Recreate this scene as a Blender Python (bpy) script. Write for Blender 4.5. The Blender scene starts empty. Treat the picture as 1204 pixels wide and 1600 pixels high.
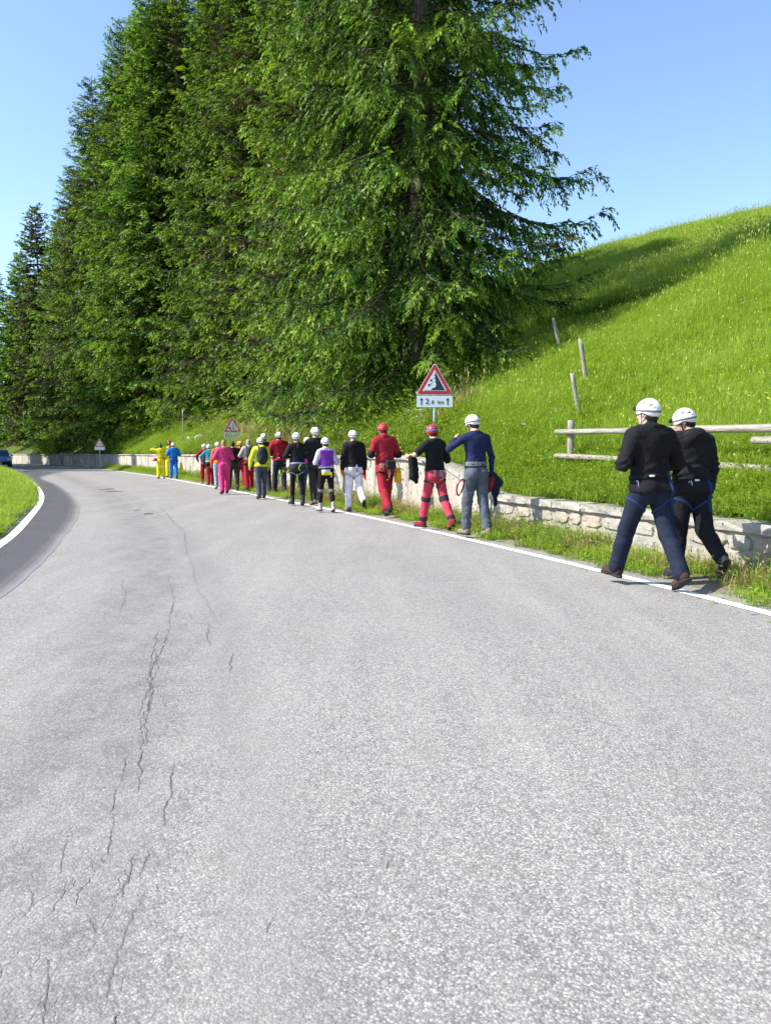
import bpy, bmesh, math, random, colorsys
import numpy as np
from mathutils import Vector, Matrix
R = math.radians
rng = np.random.default_rng(7)
random.seed(7)
scene = bpy.context.scene
COL = scene.collection

# ------------------------------------------------------------------ camera
CAM_H = 1.36
PITCH = math.atan(91 / 1200)
cam_d = bpy.data.cameras.new("camera")
cam = bpy.data.objects.new("camera", cam_d)
COL.objects.link(cam)
cam.location = (0, 0, CAM_H)
cam.rotation_euler = (R(90) - PITCH, 0, 0)
cam_d.sensor_fit = 'VERTICAL'
cam_d.angle = 2 * math.atan(800 / 1200)
cam_d.clip_end = 3000
scene.camera = cam

# ------------------------------------------------------------------ light
SUN_EL, SUN_AZ = R(43.5), R(-102)          # azimuth measured from +Y, clockwise; the sun stands to the left
sun_dir = Vector((math.sin(SUN_AZ) * math.cos(SUN_EL), math.cos(SUN_AZ) * math.cos(SUN_EL), math.sin(SUN_EL)))
sun_d = bpy.data.lights.new("sun", 'SUN')
sun_d.energy = 4.3
sun_d.angle = R(0.5)
sun_d.color = (1.0, 0.945, 0.86)
sun = bpy.data.objects.new("sun", sun_d)
COL.objects.link(sun)
sun.rotation_euler = sun_dir.to_track_quat('Z', 'Y').to_euler()
sun.location = (-30, 0, 40)
world = bpy.data.worlds.new("World")
scene.world = world
world.use_nodes = True
wn = world.node_tree.nodes
wl = world.node_tree.links
wn.clear()
sky = wn.new('ShaderNodeTexSky')
sky.sky_type = 'NISHITA'
sky.sun_disc = False
sky.sun_elevation = SUN_EL
sky.sun_rotation = SUN_AZ
sky.altitude = 900
sky.air_density = 1.0
sky.dust_density = 0.9
sky.ozone_density = 2.4
bg = wn.new('ShaderNodeBackground')
bg.inputs['Strength'].default_value = 0.15
wo = wn.new('ShaderNodeOutputWorld')
wl.new(sky.outputs[0], bg.inputs['Color'])
wl.new(bg.outputs[0], wo.inputs['Surface'])
vs = scene.view_settings
vs.view_transform = 'Standard'
vs.look = 'None'
vs.exposure = 1.12
vs.gamma = 1
vs.use_curve_mapping = False
scene.cycles.max_bounces = 8
scene.cycles.diffuse_bounces = 3
scene.cycles.transparent_max_bounces = 8
scene.cycles.use_denoising = True
scene.cycles.sample_clamp_indirect = 6

# ------------------------------------------------------------------ helpers
def gp(x, y, z=0.0):
    """ground point seen at photograph position x, y"""
    u, v = (x - 602) / 1200, (y - 800) / 1200
    c, s = math.cos(PITCH), math.sin(PITCH)
    t = (CAM_H - z) / (s + v * c)
    return np.array([u * t, (c - v * s) * t])

def tag(o, label=None, cat=None, group=None, kind=None):
    if label: o['label'] = label
    if cat: o['category'] = cat
    if group: o['group'] = group
    if kind: o['kind'] = kind
    return o

def empty(name, loc=(0, 0, 0), rz=0.0):
    o = bpy.data.objects.new(name, None)
    COL.objects.link(o)
    o.location = loc
    o.rotation_euler = (0, 0, rz)
    o.empty_display_size = 0.2
    return o

def link(name, me, parent=None, mats=None):
    o = bpy.data.objects.new(name, me)
    COL.objects.link(o)
    if parent is not None: o.parent = parent
    if mats is not None:
        for m in (mats if isinstance(mats, (list, tuple)) else [mats]):
            if m.name not in [k.name for k in me.materials if k]: me.materials.append(m)
    return o

def mesh_np(name, V, F, mi=None, smooth=False):
    """V (n,3); F (m,k) with constant k"""
    me = bpy.data.meshes.new(name)
    V = np.asarray(V, np.float32); F = np.asarray(F, np.int32)
    k = F.shape[1]
    me.vertices.add(len(V)); me.vertices.foreach_set('co', V.ravel())
    me.loops.add(F.size); me.loops.foreach_set('vertex_index', F.ravel())
    me.polygons.add(len(F))
    me.polygons.foreach_set('loop_start', np.arange(0, F.size, k, dtype=np.int32))
    me.polygons.foreach_set('loop_total', np.full(len(F), k, np.int32))
    if mi is not None: me.polygons.foreach_set('material_index', np.asarray(mi, np.int32))
    if smooth: me.polygons.foreach_set('use_smooth', np.ones(len(F), bool))
    me.update(calc_edges=True)
    return me

def from_bm(name, bm, smooth=False):
    me = bpy.data.meshes.new(name)
    bm.normal_update()
    bm.to_mesh(me); bm.free()
    if smooth:
        for p in me.polygons: p.use_smooth = True
    return me

def bm_box(bm, c, half, rot=None, bevel=0.0):
    r = bmesh.ops.create_cube(bm, size=2.0)
    M = Matrix.Translation(c) @ (rot.to_4x4() if rot is not None else Matrix.Identity(4)) @ Matrix.Diagonal((*half, 1))
    bmesh.ops.transform(bm, matrix=M, verts=r['verts'])
    if bevel:
        es = list({e for v in r['verts'] for e in v.link_edges})
        bmesh.ops.bevel(bm, geom=es, offset=bevel, segments=2, affect='EDGES', profile=0.6)
    return bm

def bm_tube(bm, pts, rads, n=8, cap=True, jitter=0.0):
    pts = [Vector(p) for p in pts]
    rings = []
    up = Vector((0, 0, 1))
    for i, p in enumerate(pts):
        d = (pts[min(i + 1, len(pts) - 1)] - pts[max(i - 1, 0)]).normalized()
        a = d.cross(up if abs(d.z) < 0.95 else Vector((1, 0, 0))).normalized()
        b = a.cross(d).normalized()
        r = rads[i] if hasattr(rads, '__len__') else rads
        rings.append([bm.verts.new(p + (a * math.cos(t) + b * math.sin(t)) * r * (1 + jitter * random.uniform(-1, 1)))
                      for t in [2 * math.pi * k / n for k in range(n)]])
    for i in range(len(rings) - 1):
        for k in range(n):
            bm.faces.new((rings[i][k], rings[i][(k + 1) % n], rings[i + 1][(k + 1) % n], rings[i + 1][k]))
    if cap:
        bm.faces.new(list(reversed(rings[0]))); bm.faces.new(rings[-1])
    return bm

def bm_prism(bm, poly, depth, M):
    """outline poly (x, z) extruded along +y by depth, transformed by M"""
    f = [bm.verts.new(M @ Vector((x, 0, z))) for x, z in poly]
    b = [bm.verts.new(M @ Vector((x, depth, z))) for x, z in poly]
    bm.faces.new(f)
    bm.faces.new(list(reversed(b)))
    n = len(poly)
    for i in range(n):
        bm.faces.new((f[i], b[i], b[(i + 1) % n], f[(i + 1) % n]))
    return bm

def vnoise(P, seed=0):
    """smooth value noise in about [-1, 1] for P (n, 2 or 3)"""
    P = np.asarray(P, float)
    if P.shape[1] == 2: P = np.c_[P, np.full(len(P), seed * 7.31 + .5)]
    i = np.floor(P).astype(np.int64); f = P - i
    f = f * f * (3 - 2 * f)
    def h(a, b, c):
        n = (a * 374761393 + b * 668265263 + c * 2147483647 + seed * 1274126177) & 0x7fffffff
        n = ((n ^ (n >> 13)) * 1274126177) & 0x7fffffff
        n = n ^ (n >> 16)
        return (n & 0xffff) / 32767.5 - 1
    o = 0
    for dx in (0, 1):
        for dy in (0, 1):
            for dz in (0, 1):
                w = (f[:, 0] if dx else 1 - f[:, 0]) * (f[:, 1] if dy else 1 - f[:, 1]) * (f[:, 2] if dz else 1 - f[:, 2])
                o = o + w * h(i[:, 0] + dx, i[:, 1] + dy, i[:, 2] + dz)
    return o

# ------------------------------------------------------------------ materials
class NT:
    def __init__(self, name):
        self.m = bpy.data.materials.new(name)
        self.m.use_nodes = True
        self.n = self.m.node_tree.nodes
        self.l = self.m.node_tree.links
        self.b = self.n['Principled BSDF']
        self.out = self.n['Material Output']
    def new(self, t, **kw):
        x = self.n.new(t)
        for k, v in kw.items():
            if k in x.inputs: x.inputs[k].default_value = v
            else: setattr(x, k, v)
        return x
    def link(self, a, b): self.l.new(a, b)
    def coord(self, kind='Object'):
        return self.new('ShaderNodeTexCoord').outputs[kind]
    def mapping(self, v, scale):
        m = self.new('ShaderNodeMapping')
        m.inputs['Scale'].default_value = scale
        self.link(v, m.inputs['Vector'])
        return m.outputs[0]
    def noise(self, v, scale, detail=4, rough=0.55, out='Fac'):
        x = self.new('ShaderNodeTexNoise')
        x.inputs['Scale'].default_value = scale; x.inputs['Detail'].default_value = detail; x.inputs['Roughness'].default_value = rough
        if v is not None: self.link(v, x.inputs['Vector'])
        return x.outputs[out]
    def ramp(self, f, stops):
        r = self.new('ShaderNodeValToRGB')
        e = r.color_ramp.elements
        while len(e) < len(stops): e.new(0.5)
        for k, (p, c) in zip(e, stops):
            k.position = p
            k.color = (c, c, c, 1) if not hasattr(c, '__len__') else (*c[:3], 1)
        self.link(f, r.inputs[0])
        return r.outputs[0]
    def mix(self, f, a, b, mode='MIX'):
        x = self.new('ShaderNodeMix', data_type='RGBA', blend_type=mode)
        for s, v in ((x.inputs[0], f), (x.inputs[6], a), (x.inputs[7], b)):
            if hasattr(v, 'is_linked') or hasattr(v, 'links'): self.link(v, s)
            elif hasattr(v, '__len__'): s.default_value = (*v[:3], 1)
            else: s.default_value = v
        return x.outputs[2]
    def math(self, op, a, b=0.0, clamp=False):
        x = self.new('ShaderNodeMath', operation=op, use_clamp=clamp)
        for s, v in ((x.inputs[0], a), (x.inputs[1], b)):
            if hasattr(v, 'links'): self.link(v, s)
            else: s.default_value = v
        return x.outputs[0]
    def bump(self, h, strength, dist=0.01):
        b = self.new('ShaderNodeBump')
        b.inputs['Strength'].default_value = strength; b.inputs['Distance'].default_value = dist
        self.link(h, b.inputs['Height'])
        self.link(b.outputs[0], self.b.inputs['Normal'])
    def set(self, color=None, rough=None, spec=None, metal=None):
        for s, v in (('Base Color', color), ('Roughness', rough), ('Specular IOR Level', spec), ('Metallic', metal)):
            if v is None: continue
            if hasattr(v, 'links'): self.link(v, self.b.inputs[s])
            elif hasattr(v, '__len__'): self.b.inputs[s].default_value = (*v[:3], 1)
            else: self.b.inputs[s].default_value = v
        return self.m

MATS = {}
NEAR_FEET = np.array([gp(*q) for q in [(968, 908), (1057, 932), (1060, 911), (1090, 907), (736, 844), (748, 838), (666, 826), (692, 831), (596, 809), (607, 807), (545, 799), (561, 801), (502, 801), (518, 801)]])
def fabric(name, col, rough=0.85, var=0.25, spec=0.25):
    if name in MATS: return MATS[name]
    t = NT(name)
    c = t.coord('Object')
    n1 = t.noise(c, 9, 5, 0.6)
    n2 = t.noise(c, 420, 2, 0.5)
    lo = [max(0, x * (1 - var)) for x in col]; hi = [min(1, x * (1 + var)) for x in col]
    base = t.mix(t.ramp(n1, [(0.3, 0.0), (0.7, 1.0)]), lo, hi)
    base = t.mix(t.ramp(n2, [(0.35, 0.0), (0.65, 0.22)]), base, [x * 0.6 for x in col])
    h = t.math('ADD', t.math('MULTIPLY', t.noise(t.mapping(c, (1, 1, 0.45)), 26, 3, 0.6), 1.0), t.math('MULTIPLY', n2, 0.06))
    t.bump(h, 0.55, 0.012)
    MATS[name] = t.set(base, rough, spec)
    return MATS[name]

def plain(name, col, rough=0.5, spec=0.5, metal=0.0, var=0.12, scale=30):
    if name in MATS: return MATS[name]
    t = NT(name)
    n = t.noise(t.coord('Object'), scale, 4, 0.6)
    base = t.mix(t.ramp(n, [(0.3, 0.0), (0.72, 1.0)]), [x * (1 - var) for x in col], [min(1, x * (1 + var)) for x in col])
    MATS[name] = t.set(base, rough, spec, metal)
    return MATS[name]

def plant_mat(name, stops, attr=True, trans=0.3, hue=True, rough=0.55, patch=None):
    """foliage: colour from the 'tint' attribute, varied per object and by place; some light comes through"""
    t = NT(name)
    if attr:
        a = t.new('ShaderNodeAttribute', attribute_name='tint').outputs['Fac']
    else:
        a = t.new('ShaderNodeValue').outputs[0]
    rnd = t.new('ShaderNodeObjectInfo').outputs['Random']
    pos = t.new('ShaderNodeNewGeometry').outputs['Position']
    nz = t.noise(pos, patch or 0.35, 3, 0.6)
    f = t.math('ADD', a, t.math('MULTIPLY', t.math('SUBTRACT', nz, 0.5), 0.7))
    f = t.math('ADD', f, t.math('MULTIPLY', t.math('SUBTRACT', rnd, 0.5), 0.28), clamp=True)
    c = t.ramp(f, stops)
    if hue:
        hs = t.new('ShaderNodeHueSaturation')
        t.link(c, hs.inputs['Color'])
        t.link(t.math('ADD', t.math('MULTIPLY', rnd, 0.03), 0.485), hs.inputs['Hue'])
        c = hs.outputs[0]
    t.set(c, rough, 0.25)
    tr = t.new('ShaderNodeBsdfTranslucent')
    bright = t.mix(1.0, c, (1.25, 1.3, 0.8), 'MULTIPLY')
    t.link(bright, tr.inputs['Color'])
    ms = t.new('ShaderNodeMixShader')
    ms.inputs[0].default_value = trans
    t.link(t.b.outputs[0], ms.inputs[1]); t.link(tr.outputs[0], ms.inputs[2])
    t.link(ms.outputs[0], t.out.inputs['Surface'])
    MATS[name] = t.m
    return t.m

# ------------------------------------------------------------------ alignment of road and wall
def spline(pts, step=0.5):
    P = np.asarray(pts, float)
    P = np.vstack([2 * P[0] - P[1], P, 2 * P[-1] - P[-2]])
    out = []
    for i in range(1, len(P) - 2):
        a, b, c, d = P[i - 1:i + 3]
        n = max(4, int(np.linalg.norm(c - b) / 0.4))
        t = np.linspace(0, 1, n, endpoint=False)[:, None]
        out.append(0.5 * (2 * b + (c - a) * t + (2 * a - 5 * b + 4 * c - d) * t ** 2 + (3 * b - a - 3 * c + d) * t ** 3))
    out = np.vstack(out + [P[-2:-1]])
    for _ in range(60):                                   # fair the curve
        out[1:-1] = out[1:-1] * 0.5 + (out[:-2] + out[2:]) * 0.25
    L = np.r_[0, np.cumsum(np.linalg.norm(np.diff(out, axis=0), axis=1))]
    s = np.arange(0, L[-1], step)
    return np.c_[np.interp(s, L, out[:, 0]), np.interp(s, L, out[:, 1])], s

RP = [gp(*p) for p in [(1204, 960), (935, 890), (860, 874), (740, 845), (660, 826.5), (560, 805), (380, 770), (300, 754.5), (233, 742.8), (160, 733.4)]]
RP = [np.array([6.5, -6.0]), np.array([4.9, 1.0])] + RP + [np.array([-33.5, 80.0]), np.array([-46.0, 97.0]), np.array([-66.0, 118.0]), np.array([-100.0, 142.0])]
RL, RS = spline(RP)
def frame_of(C):
    T = np.gradient(C, axis=0); T /= np.linalg.norm(T, axis=1)[:, None]
    return T, np.c_[T[:, 1], -T[:, 0]]                   # tangent, normal to the right
RT, RN = frame_of(RL)
LP = [np.array([-2.2, -6.0]), np.array([-3.6, 3.0])] + [gp(*p) for p in [(0, 857), (35, 820), (62, 790), (66, 775), (58, 760), (40, 747)]]
LP += [np.array([-30.5, 62.0]), np.array([-41.2, 79.0]), np.array([-52.5, 94.0]), np.array([-71.0, 113.0]), np.array([-104.0, 136.0])]
LL, LS = spline(LP)
LT, LN = frame_of(LL)

WOFF = np.interp(RL[:, 1], [5, 15, 40, 80], [1.25, 1.3, 1.55, 1.5])
WL = RL + RN * WOFF[:, None]                             # face of the wall
WT, WN = frame_of(WL)
WSL = np.r_[0, np.cumsum(np.linalg.norm(np.diff(WL, axis=0), axis=1))]
def at_bearing(x, C=None):
    """index along the curve at the bearing of photograph column x"""
    C = WL if C is None else C
    u = (x - 602) / 1200
    ok = C[:, 1] > 3
    k = np.argmin(np.where(ok, np.abs(C[:, 0] / np.maximum(C[:, 1], .1) - u), 9))
    return int(k)
S_R0, S_R1 = WSL[at_bearing(772)], WSL[at_bearing(700)]   # where the wall steps up
def wall_top(s):
    return np.interp(s, [0, S_R0, S_R1, S_R1 + 2, 400], [0.52, 0.62, 1.18, 1.31, 1.36])

def curve_coords(X, Y):
    """along-wall length and distance beyond the wall face"""
    X = np.atleast_1d(X).astype(float); Y = np.atleast_1d(Y).astype(float)
    s = np.empty(len(X)); d = np.empty(len(X))
    for a in range(0, len(X), 4000):
        q = np.c_[X[a:a + 4000], Y[a:a + 4000]]
        D = ((q[:, None, :] - WL[None]) ** 2).sum(2)
        k = D.argmin(1)
        r = q - WL[k]
        s[a:a + 4000] = WSL[k] + (r * WT[k]).sum(1)
        d[a:a + 4000] = (r * WN[k]).sum(1)
    return s, d
PD = np.array([0, .3, 1.0, 2, 4, 8, 14, 20, 26, 32, 38, 46, 60, 90, 200])
PZ = np.array([-.06, -.04, .32, .85, 1.9, 4.0, 7.2, 10.3, 13.1, 15.3, 16.8, 17.8, 18.4, 18.8, 19])
PZF = np.array([-.06, -.04, .35, .9, 2.0, 4.0, 7.0, 10.0, 12.8, 15.2, 17.2, 19.2, 21.0, 22, 23])
def hill_sd(s, d):
    k = np.clip((s - S_R1 + 6) / 18, 0, 1)
    z = np.interp(d, PD, PZ) * (1 - k) + np.interp(d, PD, PZF) * k
    z = z * (1 + (np.interp(s, [36, 42, 46, 52, 60, 80], [.87, .885, .945, .985, 1.03, 1.08]) - 1) * np.clip((d - 8) / 16, 0, 1))
    und = vnoise(np.c_[s * 0.22, d * 0.3], 3) * 0.16 + vnoise(np.c_[s * 0.8, d * 0.9], 5) * 0.05
    return wall_top(s) + z + und * np.clip(d / 1.5, 0, 1)
def hill_z(x, y):
    s, d = curve_coords(x, y)
    return hill_sd(s, d)
# ------------------------------------------------------------------ ground, road, wall
def strip(name, A, B, n, mat, zf=0.0, uvname=True, smooth=True):
    """sheet between curves A and B (same length), n cells across"""
    m = len(A)
    t = np.linspace(0, 1, n + 1)
    XY = A[:, None, :] * (1 - t)[None, :, None] + B[:, None, :] * t[None, :, None]
    z = zf(XY.reshape(-1, 2)) if callable(zf) else np.full(m * (n + 1), zf)
    V = np.c_[XY.reshape(-1, 2), z]
    i, j = np.meshgrid(np.arange(m - 1), np.arange(n), indexing='ij')
    a = (i * (n + 1) + j).ravel()
    F = np.c_[a, a + 1, a + n + 2, a + n + 1]
    v0, v1, v2 = V[F[0][0]], V[F[0][1]], V[F[0][2]]
    if np.cross(v1 - v0, v2 - v0)[2] < 0: F = F[:, ::-1]
    me = mesh_np(name, V, F, smooth=smooth)
    at = me.attributes.new('across', 'FLOAT', 'POINT')
    at.data.foreach_set('value', np.tile(t, m).astype(np.float32))
    return link(name, me, mats=mat)

def resample(C, n):
    L = np.r_[0, np.cumsum(np.linalg.norm(np.diff(C, axis=0), axis=1))]
    s = np.linspace(0, L[-1], n)
    return np.c_[np.interp(s, L, C[:, 0]), np.interp(s, L, C[:, 1])]

def asphalt():
    t = NT('asphalt')
    c = t.coord('Object')
    vo = t.new('ShaderNodeTexVoronoi', Scale=128.0)
    t.link(c, vo.inputs['Vector'])
    sep = t.new('ShaderNodeSeparateColor'); t.link(vo.outputs['Color'], sep.inputs[0])
    chip = t.ramp(sep.outputs[0], [(0.0, (.135, .13, .126)), (0.35, (.255, .246, .236)), (0.7, (.42, .405, .385)), (0.93, (.60, .58, .55)), (1.0, (.82, .79, .75))])
    vo2 = t.new('ShaderNodeTexVoronoi', Scale=42.0)
    t.link(c, vo2.inputs['Vector'])
    sep2 = t.new('ShaderNodeSeparateColor'); t.link(vo2.outputs['Color'], sep2.inputs[0])
    col = t.mix(0.32, chip, t.ramp(sep2.outputs[1], [(0, (.165, .16, .155)), (1, (.48, .465, .445))]))
    # binder shows dark between the chips
    gap = t.ramp(vo.outputs['Distance'], [(0.3, 0.0), (0.75, 0.55)])
    col = t.mix(gap, col, (.11, .11, .115))
    big = t.noise(c, 0.7, 5, 0.65)
    col = t.mix(t.ramp(big, [(0.3, 0.0), (0.7, 0.3)]), col, (.185, .18, .178))
    # wheel tracks: polished dark and light bands along the road
    ac = t.new('ShaderNodeAttribute', attribute_name='across').outputs['Fac']
    wob = t.math('ADD', ac, t.math('MULTIPLY', t.math('SUBTRACT', t.noise(c, 0.35, 3), 0.5), 0.09))
    band = t.ramp(wob, [(0.0, .35), (.10, .12), (.22, .10), (.29, .42), (.34, .40), (.365, .10), (.385, .50), (.405, .42), (.43, .05), (.58, .0), (.68, .20), (.76, .06), (.9, .0), (1.0, .3)])
    col = t.mix(band, col, (.195, .19, .188))
    col = t.mix(t.ramp(t.noise(t.mapping(c, (1, .12, 1)), 1.7, 5, .7), [(.45, 0.0), (.75, .28)]), col, (.46, .445, .42))
    warm = t.noise(c, 2.3, 4, 0.6)
    col = t.mix(t.ramp(warm, [(0.56, 0.0), (0.75, 0.22)]), col, (.33, .29, .24))
    # crazed zone in the left wheel track
    zone = t.ramp(wob, [(.25, 0.0), (.30, 1.0), (.35, 1.0), (.385, 0.0)])
    rav = t.math('MULTIPLY', zone, t.ramp(t.noise(c, 3.5, 5, .7), [(.42, 0), (.62, 1)]))
    col = t.mix(t.math('MULTIPLY', rav, t.ramp(vo2.outputs['Distance'], [(.25, 0.0), (.6, .45)])), col, (.095, .092, .09))
    vc = t.new('ShaderNodeTexVoronoi', Scale=4.5, feature='DISTANCE_TO_EDGE')
    wv = t.new('ShaderNodeVectorMath', operation='ADD')
    t.link(t.mapping(c, (2.0, .45, 1)), wv.inputs[0])
    nz = t.new('ShaderNodeTexNoise'); nz.inputs['Scale'].default_value = 9; nz.inputs['Detail'].default_value = 5
    t.link(c, nz.inputs['Vector'])
    sc = t.new('ShaderNodeVectorMath', operation='SCALE'); sc.inputs['Scale'].default_value = 0.13
    t.link(nz.outputs['Color'], sc.inputs[0]); t.link(sc.outputs[0], wv.inputs[1])
    t.link(wv.outputs[0], vc.inputs['Vector'])
    crk = t.ramp(vc.outputs['Distance'], [(0.0, 1.0), (0.008, 0.8), (0.02, 0.0)])
    brk = t.ramp(t.noise(c, 1.6, 4, 0.7), [(0.54, 0.0), (0.62, 1.0)])
    crk = t.math('MULTIPLY', t.math('MULTIPLY', crk, zone), brk)
    col = t.mix(t.math('MULTIPLY', crk, 0.3), col, (.035, .034, .033))
    col = t.mix(1.0, col, (.95, .93, .895), 'MULTIPLY')
    h = t.math('SUBTRACT', t.math('MULTIPLY', t.math('SUBTRACT', 1.0, vo.outputs['Distance']), 1.0), t.math('MULTIPLY', crk, 2.0))
    h = t.math('ADD', h, t.math('MULTIPLY', sep.outputs[1], 0.8))
    t.bump(h, 0.6, 0.0032)
    return t.set(col, 0.82, 0.3)

def asphalt_new():
    t = NT('asphalt_new')
    c = t.coord('Object')
    vo = t.new('ShaderNodeTexVoronoi', Scale=140.0); t.link(c, vo.inputs['Vector'])
    sep = t.new('ShaderNodeSeparateColor'); t.link(vo.outputs['Color'], sep.inputs[0])
    col = t.ramp(sep.outputs[0], [(0, (.036, .036, .039)), (.8, (.074, .073, .077)), (1, (.16, .157, .16))])
    n = t.noise(c, 1.1, 5, 0.65)
    col = t.mix(t.ramp(n, [(0.3, 0.0), (0.75, 0.5)]), col, (.092, .091, .096))
    ac = t.new('ShaderNodeAttribute', attribute_name='across').outputs['Fac']
    wob = t.math('ADD', ac, t.math('MULTIPLY', t.math('SUBTRACT', t.noise(c, 1.7, 5, .7), 0.5), 0.05))
    col = t.mix(t.ramp(wob, [(.80, 0.0), (.93, .55), (.985, 1.0)]), col, (.215, .21, .207))
    col = t.mix(t.ramp(wob, [(.872, 0.0), (.880, .55), (.884, .55), (.894, 0.0)]), col, (.05, .05, .052))
    t.bump(sep.outputs[1], 0.5, 0.003)
    return t.set(col, 0.75, 0.35)

def paint():
    t = NT('road_paint')
    c = t.coord('Object')
    n = t.noise(c, 26, 5, 0.7)
    n2 = t.noise(c, 1.4, 4, 0.6)
    w = t.math('ADD', t.math('MULTIPLY', n, 0.7), t.math('MULTIPLY', n2, 0.4))
    col = t.mix(t.ramp(w, [(0.58, 0.0), (0.72, 0.75)]), (.78, .77, .73), (.36, .35, .33))
    t.bump(n, 0.3, 0.003)
    return t.set(col, 0.7, 0.3)

def soil(name, a, b, c3, sc=1.2):
    t = NT(name)
    c = t.coord('Object')
    col = t.mix(t.ramp(t.noise(c, sc, 5, .65), [(.35, 0), (.65, 1)]), a, b)
    col = t.mix(t.ramp(t.noise(c, sc * 14, 4, .65), [(.5, 0), (.72, .8)]), col, c3)
    t.bump(t.noise(c, 22, 5, .7), 0.8, 0.04)
    return t.set(col, 0.95, 0.1)

M_ASPH, M_NEW, M_PAINT = asphalt(), asphalt_new(), paint()
M_SOIL = soil('meadow_soil', (.05, .085, .016), (.085, .12, .022), (.10, .085, .04))
M_VERGE = soil('verge_soil', (.23, .2, .15), (.16, .14, .09), (.34, .31, .26), 2.0)

g = strip('ground', np.array([[-1500., -1500.], [-1500., 1500.]]), np.array([[1500., -1500.], [1500., 1500.]]), 1, M_SOIL, -0.7)
tag(g, kind='structure')
NR = 420
RA, LA = resample(RL + RN * 0.30, NR), resample(LL - LN * 0.30, NR)
road = strip('road', LA, RA, 24, M_ASPH, 0.0)
tag(road, kind='structure')

# newer dark asphalt that widens the inside of the bend
EB = np.vstack([[[-2.75, 1.0], [-3.05, 4.0]], [gp(*p) for p in [(0, 965), (60, 889), (105, 835), (124, 808), (127, 792), (112, 772), (88, 756), (66, 746)]], [[-24.0, 58.0]]])
EBc, _ = spline(EB, .12)
EBc = EBc + (vnoise(EBc * 2.2, 7) * .035 + vnoise(EBc * 9, 8) * .015)[:, None] * np.array([1, .25])
k1 = int(np.argmin(((LL - np.array([-29.0, 59.5])) ** 2).sum(1))); k0 = int(np.argmin(((LL - np.array([-3.2, 1.0])) ** 2).sum(1)))
nb = 420
sh = strip('asphalt_patch', resample((LL - LN * 0.28)[k0:k1], nb), resample(EBc, nb), 16, M_NEW, 0.004)
tag(sh, kind='structure')

def band(name, C, N, o0, o1, z, mat, i0=0, i1=None):
    return tag(strip(name, (C + N * o0)[i0:i1], (C + N * o1)[i0:i1], 2, mat, z), kind='structure')
band('road_marking', RL, RN, -0.07, 0.07, 0.006, M_PAINT)
band('road_marking', LL, LN, -0.075, 0.075, 0.008, M_PAINT)
band('verge', RL, RN, 0.16, 1.0, 0.0, M_VERGE)
vg = strip('verge_ground', RL + RN * 0.17, WL + WN * 0.12, 8, M_VERGE, lambda q: 0.02 * vnoise(q * 1.3, 4))
co = np.empty(len(vg.data.vertices) * 3, np.float32); vg.data.vertices.foreach_get('co', co); co = co.reshape(-1, 3)
tq_ = np.tile(np.linspace(0, 1, 9), len(RL))
co[:, 2] = co[:, 2] * np.clip(tq_ * 4, 0, 1) + np.interp(tq_, [0, .12, .3, 1], [-.03, .008, .035, .05])
vg.data.vertices.foreach_set('co', co.ravel()); vg.data.update()
bpy.data.objects.remove(bpy.data.objects['verge'])
tag(vg, kind='structure')

# cracks and scars in the asphalt
M_CRACK = plain('crack_dark', (.115, .11, .106), 0.95, 0.1)
def crack(px, w=0.012, mat=None, name='road_crack'):
    P = np.array([gp(*p) for p in px])
    L = np.r_[0, np.cumsum(np.linalg.norm(np.diff(P, axis=0), axis=1))]
    n = max(8, int(L[-1] / 0.02))
    s = np.linspace(0, L[-1], n)
    C = np.c_[np.interp(s, L, P[:, 0]), np.interp(s, L, P[:, 1])]
    T, N = frame_of(C)
    wob = np.cumsum(rng.normal(0, 0.0042, n)); wob -= np.linspace(0, wob[-1], n)
    C = C + N * (wob + rng.normal(0, 0.0012, n))[:, None]
    g3 = np.convolve(rng.normal(0, 1, n + 8), np.ones(9) / 3, 'valid')
    ww = w * (0.11 if px[0][1] > 1200 else 0.17) * np.clip(0.55 + 0.45 * g3, 0, 1.6) * np.sin(np.linspace(0.1, math.pi - 0.1, n)) + 0.0009
    return tag(strip(name, C - N * ww[:, None], C + N * ww[:, None], 1, mat or M_CRACK, 0.003), kind='structure')
def crackset():
    for px, w in [([(186, 765), (240, 793), (275, 825), (294, 860), (306, 905), (319, 935), (339, 967)], .017),
                  ([(323, 972), (327, 992), (329, 1009)], .012), ([(361, 1019), (357, 1036), (360, 1052)], .011),
                  ([(262, 905), (266, 935), (258, 968), (244, 1000), (226, 1075), (214, 1120)], .012),
                  ([(240, 1010), (228, 1060), (224, 1110), (226, 1165)], .012), ([(250, 985), (243, 1030), (232, 1090), (228, 1130)], .01),
                  ([(200, 1180), (193, 1236), (182, 1290), (161, 1348)], .010), ([(221, 1120), (218, 1180), (214, 1240)], .010),
                  ([(214, 1335), (202, 1365), (190, 1402)], .009), ([(230, 1395), (205, 1432), (178, 1490), (164, 1560)], .010),
                  ([(104, 1312), (98, 1335), (90, 1368)], .005), ([(140, 1432), (147, 1455)], .006), ([(183, 1580), (172, 1612)], .008),
                  ([(272, 1195), (262, 1250), (258, 1290)], .007), ([(190, 905), (192, 935), (188, 958)], .009), ([(248, 1385), (243, 1395)], .005),
                  ([(230, 1330), (219, 1372)], .007), ([(425, 1434), (421, 1460)], .004), ([(75, 1500), (70, 1560), (66, 1600)], .006)]:
        crack(px, w)
_made = crackset()
M_SCUFF = plain('scuff', (.5, .485, .46), .85, .2)
for px, w in [([(655, 913), (700, 911), (748, 910)], .03), ([(735, 909), (800, 910), (872, 907)], .035), ([(690, 916), (760, 914)], .02)]: crack(px, w, M_SCUFF, 'road_scuff')
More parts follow.
